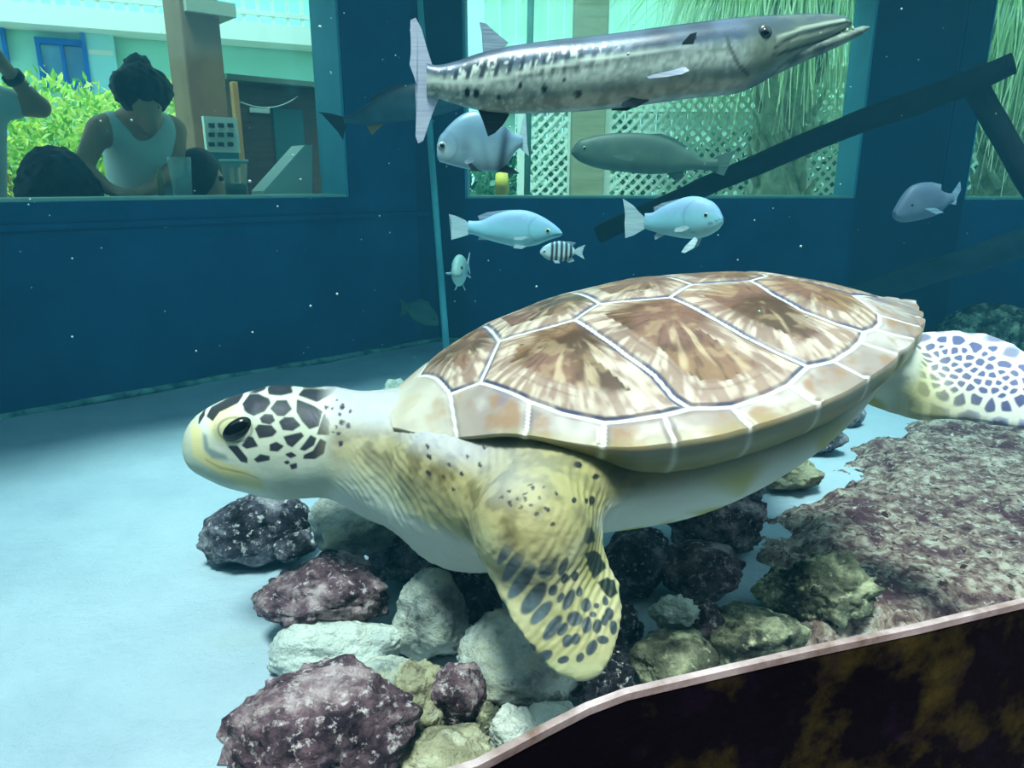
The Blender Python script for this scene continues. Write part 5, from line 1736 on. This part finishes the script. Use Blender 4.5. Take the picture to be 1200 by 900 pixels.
drink('tumbler', 215, 184, 25, .36, 'tall clear tumbler of water on the bar counter in front of the bending man', 'glass', (clear('water in glass', (170, 214, 220)), .8))
drink('plastic_cup', 278, 188, 29, .36, 'clear plastic cup with white rim and a dark drink, below the picture board', 'cup', (flat('dark drink', (44, 40, 44), .2), .36), flat('white rim', (226, 236, 230), .5))
bm = bmesh.new(); lathe(bm, [(0, 0), (.012, 0), (.012, .09), (.005, .115), (.005, .135), (0, .136)], (0, 0, 0), 16)
o = link('small_bottle', me_from_bm(bm, 'small_bottle'), flat('amber glass', (150, 132, 70), .2, .6)); b = atL(190, 232, .38); b.z = SILL_L + .001; o.location = b
tag(o, 'slim amber bottle left of the tall tumbler', 'bottle', 'drinks on the bar counter')

# hedge and other greenery: masses of single leaves on twigs
def leaf_mass(name, blobs, nleaf, size, mats, label, cat, seed, parent=None, loc=(0, 0, 0), long_=1.6):
    rnd = random.Random(seed)
    V = []; F = []
    tot = sum(b[1][0] * b[1][1] + b[1][0] * b[1][2] + b[1][1] * b[1][2] for b in blobs)
    for c, r in blobs:
        k = int(nleaf * (r[0] * r[1] + r[0] * r[2] + r[1] * r[2]) / tot)
        for _ in range(k):
            d = Vector((rnd.gauss(0, 1), rnd.gauss(0, 1), rnd.gauss(0, 1))).normalized()
            q = rnd.uniform(.72, 1.08)
            p = Vector((c[0] + d.x * r[0] * q, c[1] + d.y * r[1] * q, c[2] + d.z * r[2] * q))
            t = (d + Vector((rnd.gauss(0, .6), rnd.gauss(0, .6), rnd.gauss(0, .6) - .2))).normalized()
            s = t.cross(Vector((rnd.gauss(0, 1), rnd.gauss(0, 1), rnd.gauss(0, 1)))).normalized()
            n = t.cross(s); L_ = size * rnd.uniform(.6, 1.3)
            i0 = len(V)
            V += [p, p + t * L_ * long_ * .5 + s * L_ * .32 + n * L_ * .08, p + t * L_ * long_, p + t * L_ * long_ * .5 - s * L_ * .32 + n * L_ * .08]
            F.append((i0, i0 + 1, i0 + 2, i0 + 3))
    me = mesh_np(name, np.array([tuple(v) for v in V]), F)
    for m in mats[1:]: pass
    o = link(name, me, mats[0], parent, False)
    for m in mats[1:]: me.materials.append(m)
    me.polygons.foreach_set('material_index', [rnd.randrange(len(mats)) for _ in F])
    if label: tag(o, label, cat)
    return o
def leaf_mat(name, c):
    m = bpy.data.materials.new(name); m.use_nodes = True
    N = m.node_tree.nodes; Lk = m.node_tree.links
    p = N['Principled BSDF']; p.inputs['Base Color'].default_value = lin(c); p.inputs['Roughness'].default_value = .5
    t = N.new('ShaderNodeBsdfTranslucent'); t.inputs['Color'].default_value = lin(c)
    mx = N.new('ShaderNodeMixShader'); mx.inputs['Fac'].default_value = .45
    Lk.new(p.outputs[0], mx.inputs[1]); Lk.new(t.outputs[0], mx.inputs[2]); Lk.new(mx.outputs[0], N['Material Output'].inputs['Surface'])
    return m
HL = [leaf_mat('yellow green leaf', (226, 238, 110)), leaf_mat('green leaf', (170, 214, 90)), leaf_mat('bright leaf', (244, 248, 160)), leaf_mat('deep leaf', (120, 176, 76))]
def hblob(px, py, d, rx, rz, ry=.45):
    p = atL(px, py, d); return ((p.x, p.y, p.z), (rx, ry, rz))
hedge = leaf_mass('hedge', [hblob(10, 186, 2.5, .55, .45), hblob(70, 176, 2.5, .55, .42), hblob(120, 191, 2.6, .5, .40), hblob(190, 186, 2.5, .55, .48), hblob(225, 206, 2.4, .35, .45), hblob(150, 241, 2.5, .8, .40), hblob(40, 241, 2.5, .8, .45), hblob(-60, 196, 2.5, .6, .5), hblob(90, 286, 2.5, 1.2, .5)], 17000, .042, HL, 'bright yellow-green hedge behind the people outside the left window', 'hedge', 3)
bm = bmesh.new()
for px in (-40, 20, 80, 140, 200):
    p = atL(px, 200, 2.55)
    for q in range(3):
        tube(bm, [(p.x + .1 * q, p.y, GZ), (p.x + .1 * q + .05, p.y, .3), (p.x + .15 * q - .1, p.y + .05, 1.0)], [.025, .02, .01], 6)
link('stems', me_from_bm(bm, 'stems'), m_brown, hedge, True, True)

# ---- the lattice fence side: thin white plastic that lets light through
def plastic(name, c, k=.5):
    m = leaf_mat(name, c); return m
m_latt = flat('white lattice paint', (248, 250, 240), .5)
def lattice(name, px0, px1, pyt, Y, label, z0=GZ, pitch=.060, w=.023):
    a = at(px0, 200, Y); b = at(px1, 200, Y); zt = at((px0 + px1) / 2, pyt, Y).z
    W_ = b.x - a.x; H_ = zt - z0
    o = empty(name, ((a.x + b.x) / 2, Y, z0))
    bm = bmesh.new()
    k = pitch * math.sqrt(2)
    n = int((W_ + H_) / k) + 1
    for sgn in (1, -1):
        for i in range(-1, n + 1):
            c = i * k
            # line x + sgn*z = c clipped to the panel
            pts = []
            for x in (0.0, W_):
                z = (c - x) if sgn == 1 else (x - W_ + c)
                if 0 <= z <= H_: pts.append((x, z))
            for z in (0.0, H_):
                x = (c - z) if sgn == 1 else (z + W_ - c)
                if 0 < x < W_: pts.append((x, z))
            if len(pts) >= 2 and math.hypot(pts[0][0] - pts[1][0], pts[0][1] - pts[1][1]) > .05:
                yo = .007 * sgn
                add_bar(bm, (pts[0][0] - W_ / 2, yo, pts[0][1]), (pts[1][0] - W_ / 2, yo, pts[1][1]), .012, w, up=(0, 0, 1))
    link('slats', me_from_bm(bm, 'slats'), m_latt, o, False)
    bm = bmesh.new()
    add_box(bm, (W_, .05, .07), (0, 0, H_ - .035)); add_box(bm, (W_, .05, .07), (0, 0, .035))
    for s in (-1, 1): add_box(bm, (.06, .052, H_), (s * (W_ / 2 - .03), 0, H_ / 2))
    link('frame', me_from_bm(bm, 'frame'), m_latt, o, False)
    tag(o, label, 'lattice', 'white lattice panels')
lattice('lattice_panel', 606, 673, 98, 6.2, 'narrow white lattice panel left of the brown post outside the long window')
lattice('lattice_panel', 706, 888, 66, 6.2, 'wide white lattice panel between the brown post and the palm trunk')
lattice('lattice_panel', 938, 1040, 78, 6.2, 'white lattice panel right of the palm trunk outside the long window')
lattice('lattice_panel', 1100, 1235, 118, 6.2, 'white lattice panel seen through the far right window')
a = at(690, 100, 6.0)
bm = bmesh.new(); add_box(bm, (.255, .20, 4.2), (0, 0, 2.1), bevel=.012)
o = link('fence_post', me_from_bm(bm, 'fence_post'), mat('olive brown post', [(0.3, (150, 146, 116)), (0.7, (176, 170, 138))], scale=5, rough=.7, stretch=(1, 1, 6)), smooth=False)
o.location = (a.x, 6.0, GZ); tag(o, 'thick olive brown post between two lattice panels outside the long window', 'post')

# boarded fence behind
fen = empty('board_fence', (1.4, 7.9, GZ))
m_board = mat('pale teal boards', [(0.3, (190, 228, 206)), (0.7, (214, 242, 224))], scale=2, rough=.8, stretch=(6, 6, 1))
rnd = random.Random(4)
bm = bmesh.new()
x = -1.6
while x < 6.4:
    w_ = .16; add_box(bm, (w_ - .012, .03, 3.3 + rnd.uniform(-.02, .02)), (x, rnd.uniform(-.004, .004), 1.65)); x += w_
link('boards', me_from_bm(bm, 'boards'), m_board, fen, False)
bm = bmesh.new()
for z in (.5, 1.9, 2.35): add_box(bm, (8.0, .06, .14 if z < 2 else .2), (2.4, -.05, z))
link('rail', me_from_bm(bm, 'rail'), flat('pale rail', (190, 222, 200), .7), fen, False)
tag(fen, 'tall pale green fence of upright boards behind the lattice', 'fence')
bm = bmesh.new(); p = at(616, 60, 5.2); tube(bm, [(p.x, p.y, GZ), (p.x + .02, p.y, 1.2), (p.x + .05, p.y, 3.0)], .022, 12)
o = link('thin_post', me_from_bm(bm, 'thin_post'), flat('green grey metal', (70, 120, 110), .5)); tag(o, 'thin grey-green metal pole above the spadefish, beside the narrow lattice', 'pole')
# small yellow bin and bushes at the bottom left corner of the long window
p = at(588, 212, 5.0)
o = empty('yellow_bin', (p.x, p.y, GZ))
zt = at(588, 203, 5.0).z
bm = bmesh.new(); lathe(bm, [(0, 0), (.036, 0), (.042, (zt - GZ) * .9), (.046, (zt - GZ) * .9), (0, (zt - GZ) * .9)], (0, 0, 0), 20)
link('bin_body', me_from_bm(bm, 'bin_body'), flat('yellow plastic', (236, 196, 60), .5), o)
bm = bmesh.new(); lathe(bm, [(0, (zt - GZ) * .9), (.05, (zt - GZ) * .9), (.04, zt - GZ), (0, zt - GZ + .01)], (0, 0, 0), 20)
link('lid', me_from_bm(bm, 'lid'), flat('yellow lid', (244, 208, 90), .5), o)
tag(o, 'slim yellow post-like bin outside the lower left corner of the long window', 'bin')
HG = [leaf_mat('cool leaf', (86, 150, 112)), leaf_mat('grey leaf', (120, 170, 140)), leaf_mat('dark cool leaf', (48, 96, 80))]
q = at(565, 222, 5.3)
leaf_mass('shrub', [((q.x - .1, q.y, q.z - .3), (.26, .3, .42)), ((q.x - .35, q.y, q.z - .4), (.35, .3, .5))], 1400, .07, HG, 'dull green shrub in the lower left corner of the long window', 'shrub', 8)

HB = [leaf_mat('hedge cool leaf', (70, 140, 100)), leaf_mat('hedge mid leaf', (96, 160, 116)), leaf_mat('hedge deep leaf', (44, 104, 76))]  # three greens mixed at random over the leaves
hb_ = [((-.4 + .62 * i, 7.0 + .08 * (i % 2), .35 + .1 * ((i * 7) % 3)), (.5, .32, .78)) for i in range(9)]
leaf_mass('hedge', hb_, 9000, .085, HB, 'cool green hedge growing behind the white lattice', 'hedge', 12)
# palms with hanging dry fronds
m_trunk = mat('palm trunk', [(0.3, (150, 160, 120)), (0.6, (200, 206, 168)), (0.8, (232, 234, 200))], scale=14, rough=.9, bump=[(16, .8, .03)])
FRM = [leaf_mat('dry frond', (240, 244, 206)), leaf_mat('pale green frond', (214, 234, 176)), leaf_mat('grey frond', (196, 216, 172))]
FRG = [leaf_mat('fresh frond', (128, 190, 84)), leaf_mat('light fresh frond', (176, 220, 120))]
def palm(px, Y, label, seed, crown_z=2.5, spread=1.25, boots=True):
    rnd = random.Random(seed)
    p = at(px, 200, Y)
    o = empty('palm_tree', (p.x, Y, GZ))
    bm = bmesh.new()
    zt = crown_z - GZ
    tube(bm, [(.03 * mnoise.noise(Vector((i, seed, 0))), 0, zt * i / 10) for i in range(11)], [.19 - .03 * i / 10 for i in range(11)], 18)
    link('trunk', me_from_bm(bm, 'trunk'), m_trunk, o)
    # old leaf bases crossing on the trunk
    bm = bmesh.new()
    for i in range(120):
        a = rnd.uniform(0, 2 * math.pi); z = rnd.uniform(.1, zt - .1); t = rnd.choice((-1, 1))
        r0 = .18
        b0 = Vector((r0 * math.cos(a), r0 * math.sin(a), z)); a2 = a + t * .5
        b1 = Vector(((r0 + .07) * math.cos(a2), (r0 + .07) * math.sin(a2), z + .22))
        tube(bm, [b0, (b0 + b1) / 2 + Vector((math.cos(a), math.sin(a), 0)) * .015, b1], [.030, .022, .008], 6)
    link('leaf_bases', me_from_bm(bm, 'leaf_bases'), m_trunk, o)
    def strands(name, count, mats, hang, lo, hi):
        V = []; F = []
        for _ in range(count):
            a = rnd.uniform(0, 2 * math.pi); r = rnd.uniform(lo, hi) * spread
            z0 = zt + rnd.uniform(-.1, .35)
            L_ = rnd.uniform(.5, 1.0) * hang
            w = rnd.uniform(.006, .013)
            da = rnd.uniform(-.5, .5)
            prev = None
            for k in range(7):
                t = k / 6
                rr = .12 + r * (t ** .6); zz = z0 + .25 * math.sin(t * 2.2) - L_ * t ** 1.7
                aa = a + da * t
                c = Vector((rr * math.cos(aa), rr * math.sin(aa), zz))
                s = Vector((-math.sin(aa), math.cos(aa), rnd.uniform(-.2, .2))) * w * (1 - .8 * t)
                i0 = len(V); V += [c - s, c + s]
                if prev is not None: F.append((prev, prev + 1, i0 + 1, i0))
                prev = i0
        me = mesh_np(name, np.array([tuple(v) for v in V]), F)
        f = link(name, me, mats[0], o, False)
        for m in mats[1:]: me.materials.append(m)
        me.polygons.foreach_set('material_index', [(i // 6) % len(mats) for i in range(len(F))])
        return f
    strands('hanging_fronds', 1500, FRM, 1.5, .25, .8)
    strands('crown', 500, FRG, .6, .5, 1.2)
    tag(o, label, 'palm tree', 'palms outside')
    return o
palm(915, 5.6, 'palm with crossed leaf bases on its trunk and dry hanging fronds outside the long window', 21, crown_z=2.35)
palm(1185, 5.3, 'palm with pale hanging fronds outside the far right window', 22, crown_z=2.1, spread=1.0)

# ------------------------------------------------------------------ people outside at the bar
m_skin_tan = mat('tanned skin', [(0.3, (176, 130, 102)), (0.7, (194, 148, 118))], scale=6, rough=.5)
m_skin_fair = mat('fair skin', [(0.3, (176, 136, 112)), (0.7, (190, 150, 126))], scale=6, rough=.5)
m_hair = mat('dark hair', [(0.35, (18, 15, 14)), (0.65, (42, 34, 30))], scale=30, rough=.6, bump=[(60, .6, .01)])
def sdf_mesh(name, fn, lo, hi, h, m, parent, cut=None):
    P, l0, nn = grid_field(lo, hi, h)
    D = np.asarray(fn([P[0], P[1], P[2]]), float)
    D = np.broadcast_to(D, nn).copy()
    V, F = surface_nets(D, l0, h)
    me = mesh_np(name, V, F)
    bm = bmesh.new(); bm.from_mesh(me)
    for _ in range(2):
        bmesh.ops.smooth_vert(bm, verts=bm.verts, factor=.5, use_axis_x=True, use_axis_y=True, use_axis_z=True)
    bmesh.ops.recalc_face_normals(bm, faces=bm.faces)
    bm.to_mesh(me); bm.free()
    return link(name, me, m, parent, True, parent is not None)

def person(J, label, skin, shirt_m, bottom_m, hair_fn=None, sleeve=.0, h=.014):
    """J: joints in world space. One continuous body; shirt, trousers and hair are its children."""
    V3 = {k: np.array(v) for k, v in J.items()}
    face = V3['face'] / np.linalg.norm(V3['face'])
    hc = V3['head']
    def body(P):
        d = ell_d(P, hc, (.078, .095, .112))
        d = smin(d, cone_d(P, hc + face * .05 - np.array([0, 0, .05]), hc + face * .065 - np.array([0, 0, .085]), .045, .035), .03)
        d = smin(d, cone_d(P, hc + face * .092 + np.array([0, 0, -.002]), hc + face * .110 + np.array([0, 0, -.028]), .009, .014), .012)
        for e in ('ear0', 'ear1'):
            if e in V3: d = smin(d, ell_d(P, V3[e], (.018, .026, .032)), .008)
        d = smin(d, cone_d(P, V3['neck'], hc - np.array([0, 0, .05]), .058, .052), .03)
        ch = (V3['sh0'] + V3['sh1']) / 2
        d = smin(d, cone_d(P, V3['sh0'] * .7 + ch * .3, V3['sh1'] * .7 + ch * .3, .075, .075), .05)
        d = smin(d, cone_d(P, V3['neck'], ch, .07, .10), .05)
        d = smin(d, cone_d(P, ch * .8 + V3['pelvis'] * .2, V3['pelvis'], .135, .130, (.92, 1.15, 1)), .06)
        for i in '01':
            d = smin(d, cone_d(P, V3['sh' + i], V3['el' + i], .054, .042), .03)
            d = smin(d, cone_d(P, V3['el' + i], V3['wr' + i], .041, .027), .015)
            # hand: palm, four fingers and a thumb
            wr, hd = V3['wr' + i], V3['hd' + i]
            ax = (hd - wr) / np.linalg.norm(hd - wr)
            sd_ = np.cross(ax, (0, 0, 1)); sd_ /= np.linalg.norm(sd_) + 1e-9
            up = np.cross(sd_, ax)
            pm = wr + ax * .085
            d = smin(d, cone_d(P, wr + ax * .02, pm, .028, .030, (1, 1, 1)), .015)
            for q, ln in ((-.024, .055), (-.008, .068), (.008, .066), (.024, .050)):
                k0 = pm + sd_ * q; k1 = k0 + ax * ln * .6 - up * .008; k2 = k1 + ax * ln * .4 - up * .02
                d = smin(d, cone_d(P, k0, k1, .010, .009), .006); d = smin(d, cone_d(P, k1, k2, .009, .007), .004)
            tb = wr + ax * .04 + sd_ * .028
            d = smin(d, cone_d(P, tb, tb + ax * .045 + sd_ * .022, .012, .009), .008)
            hp = V3['pelvis'] + (V3['kn' + i] - V3['pelvis']) * .12
            d = smin(d, cone_d(P, V3['hp' + i], V3['kn' + i], .088, .060), .05)
            d = smin(d, cone_d(P, V3['kn' + i], V3['an' + i], .058, .038), .02)
            d = smin(d, cone_d(P, V3['an' + i] - np.array([0, 0, .03]), V3['an' + i] + np.array([.02, -.16, -.045]), .040, .030), .02)
        return d
    pts = np.array([V3[k] for k in V3 if k != 'face'])
    lo = pts.min(0) - .24; hi = pts.max(0) + .24
    lo[2] = max(lo[2], GZ - .02)
    o = sdf_mesh('person', body, lo, hi, h, skin, None)
    tag(o, label, 'person', 'people at the bar')
    ch = (V3['sh0'] + V3['sh1']) / 2
    dn = (V3['pelvis'] - ch); dn /= np.linalg.norm(dn)
    def shirt(P):
        d = cone_d(P, V3['sh0'] * .62 + ch * .38, V3['sh1'] * .62 + ch * .38, .080, .080)
        d = smin(d, cone_d(P, ch * .8 + V3['pelvis'] * .2, V3['pelvis'], .152, .150, (.92, 1.15, 1)), .06)
        if sleeve:
            for i in '01': d = smin(d, cone_d(P, V3['sh' + i], V3['sh' + i] + (V3['el' + i] - V3['sh' + i]) * sleeve, .070, .062), .03)
        nk = V3['neck'] + (hc - V3['neck']) * .2
        return np.maximum(d, -ell_d(P, V3['neck'] - dn * .035, (.088, .10, .075)))
    sdf_mesh('shirt', shirt, lo, hi, h, shirt_m, o)
    def pants(P):
        d = cone_d(P, V3['pelvis'], V3['pelvis'] - np.array([0, 0, .06]), .145, .15, (.92, 1.15, 1))
        for i in '01': d = smin(d, cone_d(P, V3['hp' + i], V3['kn' + i], .102, .080), .05)
        return d
    sdf_mesh('shorts', pants, lo, hi, h, bottom_m, o)
    if hair_fn:
        def hair(P): return hair_fn(P, hc, face)
        sdf_mesh('hair', hair, hc - .3, hc + .3, .010, m_hair, o)
    for s in (-1, 1):
        sd_ = np.cross(face, (0, 0, 1)); sd_ /= np.linalg.norm(sd_)
        e = hc + face * .082 + sd_ * .032 * s + np.array([0, 0, .012])
        bm = bmesh.new(); bmesh.ops.create_uvsphere(bm, u_segments=10, v_segments=8, radius=.013, matrix=Matrix.Translation(e))
        link('eye', me_from_bm(bm, 'eye'), M_PUPIL, o, True, True)
    return o
ln = np.array(lout)
def legs(J, pel, fwd=0.0):
    pel = np.array(pel); lx = np.array(ldir)
    J['pelvis'] = pel
    for i, s in (('0', -1), ('1', 1)):
        J['hp' + i] = pel + lx * .09 * s - np.array([0, 0, .04])
        J['kn' + i] = np.array([J['hp' + i][0], J['hp' + i][1], GZ + .48]) - ln * .04 + lx * .02 * s
        J['an' + i] = np.array([J['kn' + i][0], J['kn' + i][1], GZ + .08]) + ln * .05
    return J
# man bending over the counter
J = dict(head=atL(168, 112, .66), neck=atL(163, 140, .74), sh0=atL(116, 152, .76), sh1=atL(205, 152, .78), el0=atL(97, 196, .72), el1=atL(206, 196, .70), wr0=atL(128, 222, .58), wr1=atL(176, 222, .55), hd0=atL(146, 228, .52), hd1=atL(160, 227, .50), face=-lout * .65 + Vector((0, 0, -.75)))
pv = atL(172, 250, .98); legs(J, (pv.x, pv.y, GZ + .92))
J = {k: np.array(v) for k, v in J.items()}
sx = np.array(ldir)
J['ear0'] = J['head'] - sx * .082; J['ear1'] = J['head'] + sx * .082
def hair_bun(P, hc, face):
    up = -face
    d = ell_d(P, hc + np.array([0, 0, .022]) + np.array(lout) * .010, (.098, .112, .120))
    d = np.maximum(d, -ell_d(P, hc + face * .11 - np.array([0, 0, .03]), (.085, .085, .085)))
    d = smin(d, ell_d(P, hc + np.array([0, 0, .130]) + np.array(lout) * .03, (.052, .050, .046)), .008)
    d = smin(d, ell_d(P, hc + np.array([0, 0, .03]) + sx * .07, (.055, .08, .07)), .03)
    d = smin(d, ell_d(P, hc + np.array([0, 0, .03]) - sx * .07, (.055, .08, .07)), .03)
    return d + .011 * np.sin(P[0] * 90 + 3 * np.sin(P[2] * 40)) * np.sin(P[1] * 85) * np.sin(P[2] * 80 + 1) + .005 * np.sin(P[0] * 210) * np.sin(P[2] * 190 + P[1] * 90)
person(J, 'man with dark tied-up hair and grey tank top bending over the bar counter', m_skin_tan, flat('grey tank top', (206, 220, 218), .8), flat('dark shorts', (40, 48, 60), .8), hair_bun)
# person at the left edge with raised arm
J = dict(head=atL(-52, 62, .80), neck=atL(-46, 100, .86), sh0=atL(-92, 122, .88), sh1=atL(-2, 120, .86), el0=atL(-108, 190, .85), wr0=atL(-84, 225, .66), hd0=atL(-74, 228, .6), el1=atL(47, 126, .80), wr1=atL(8, 82, .70), hd1=atL(-4, 66, .68), face=-lout + Vector((.1, 0, -.1)))
pv = atL(-46, 240, .95); legs(J, (pv.x, pv.y, GZ + .98))
J = {k: np.array(v) for k, v in J.items()}
J['ear0'] = J['head'] - sx * .080; J['ear1'] = J['head'] + sx * .080
def hair_short(P, hc, face):
    d = ell_d(P, hc + np.array([0, 0, .018]) - face * .014, (.092, .110, .118))
    return np.maximum(d, -ell_d(P, hc + face * .10 - np.array([0, 0, .045]), (.09, .09, .10)))
pr = person(J, 'person in pale shirt at the left edge with one arm raised', m_skin_fair, flat('pale blue shirt', (200, 226, 230), .8), flat('blue shorts', (60, 80, 110), .8), hair_short, sleeve=.35)
wr, el = J['wr1'], J['el1']
axw = Vector(wr - el).normalized()
bm = bmesh.new(); tube(bm, [Vector(wr) - axw * .05, Vector(wr) - axw * .025], [.040, .040], 18)
link('wrist_watch', me_from_bm(bm, 'wrist_watch'), flat('black strap', (24, 26, 30), .4), pr, True, True)
# two people sitting low behind the counter: mostly their dark hair shows
def seated(px, py, d, label, hair_fn, seed, face, shirt_c, k=1.0):
    hd = np.array(atL(px, py, d))
    J = {'head': hd, 'neck': hd - np.array([0, 0, .17]), 'face': np.array(face)}
    ch = hd - np.array([0, 0, .24])
    pel = ch - np.array([0, 0, .46]) + ln * .05
    for i, s in (('0', -1), ('1', 1)):
        J['sh' + i] = ch + sx * .17 * s * k
        J['el' + i] = ch + sx * .21 * s - np.array([0, 0, .27]) - ln * .05
        J['wr' + i] = J['el' + i] - ln * .14 + np.array([0, 0, .02]) - sx * .06 * s
        J['hd' + i] = J['wr' + i] - ln * .1 - sx * .02 * s
        J['hp' + i] = pel + sx * .09 * s
        J['kn' + i] = pel - ln * .24 + sx * .09 * s
        J['an' + i] = np.array([J['kn' + i][0], J['kn' + i][1], GZ + .08]) - ln * .02
    J['pelvis'] = pel
    J['ear0'] = hd - sx * .08; J['ear1'] = hd + sx * .08
    person(J, label, m_skin_tan, flat('shirt ' + label[:6], shirt_c, .8), flat('trousers ' + label[:6], (50, 50, 60), .8), hair_fn)
    # stool
    bm = bmesh.new(); top = pel[2] - .135
    lathe(bm, [(0, top - .04), (.17, top - .04), (.18, top - .02), (.17, top), (0, top)], (pel[0], pel[1], 0), 24)
    st = link('bar_stool', me_from_bm(bm, 'bar_stool'), m_dkwood)
    bm = bmesh.new()
    return st
def hair_curly(P, hc, face):
    d = ell_d(P, hc + np.array([0, 0, .02]) + np.array(lout) * .02, (.135, .13, .135))
    d = smin(d, ell_d(P, hc + sx * .07 - np.array([0, 0, .05]), (.10, .10, .10)), .04)
    d = smin(d, ell_d(P, hc - sx * .07 - np.array([0, 0, .05]), (.09, .10, .10)), .04)
    X, Y, Z = P
    d = d + .012 * np.sin(X * 95) * np.sin(Y * 88 + 1) * np.sin(Z * 92)
    return np.maximum(d, -ell_d(P, hc + face * .14 - np.array([0, 0, .03]), (.07, .07, .09)))
def hair_long(P, hc, face):
    d = ell_d(P, hc + np.array([0, 0, .018]) - face * .014, (.096, .112, .120))
    d = smin(d, cone_d(P, hc - face * .05, hc - face * .07 - np.array([0, 0, .2]), .09, .07), .04)
    return np.maximum(d, -ell_d(P, hc + face * .10 - np.array([0, 0, .03]), (.075, .075, .10)))
def stool_legs(st, pel):
    top = pel[2] - .17
    for a in (.785, 2.356, 3.927, 5.498):
        bm = bmesh.new()
        tube(bm, [(pel[0] + .12 * math.cos(a), pel[1] + .12 * math.sin(a), top), (pel[0] + .19 * math.cos(a), pel[1] + .19 * math.sin(a), GZ)], [.016, .014], 10)
        link('leg', me_from_bm(bm, 'leg'), m_dkwood, st)
for (px, py, d_, lab, hf, face, sc_, slab_) in (
    (68, 216, .62, 'person sitting low with bushy dark hair, in front of the bending man on his left', hair_curly, lout * .6 + ldir * .6 + Vector((0, 0, -.1)), (120, 110, 120), 'dark round bar stool under the person with bushy hair'),
    (238, 208, .74, 'person sitting low with smooth dark hair between tumbler and plastic cup', hair_long, -lout * .3 + ldir * .9 + Vector((0, 0, -.2)), (110, 130, 130), 'dark round bar stool under the person with smooth dark hair')):
    st = seated(px, py, d_, lab, hf, 1, face, sc_)
    hd = np.array(atL(px, py, d_)); pel = hd - np.array([0, 0, .70]) + ln * .05
    stool_legs(st, pel)
    tag(st, slab_, 'stool', 'bar stools')
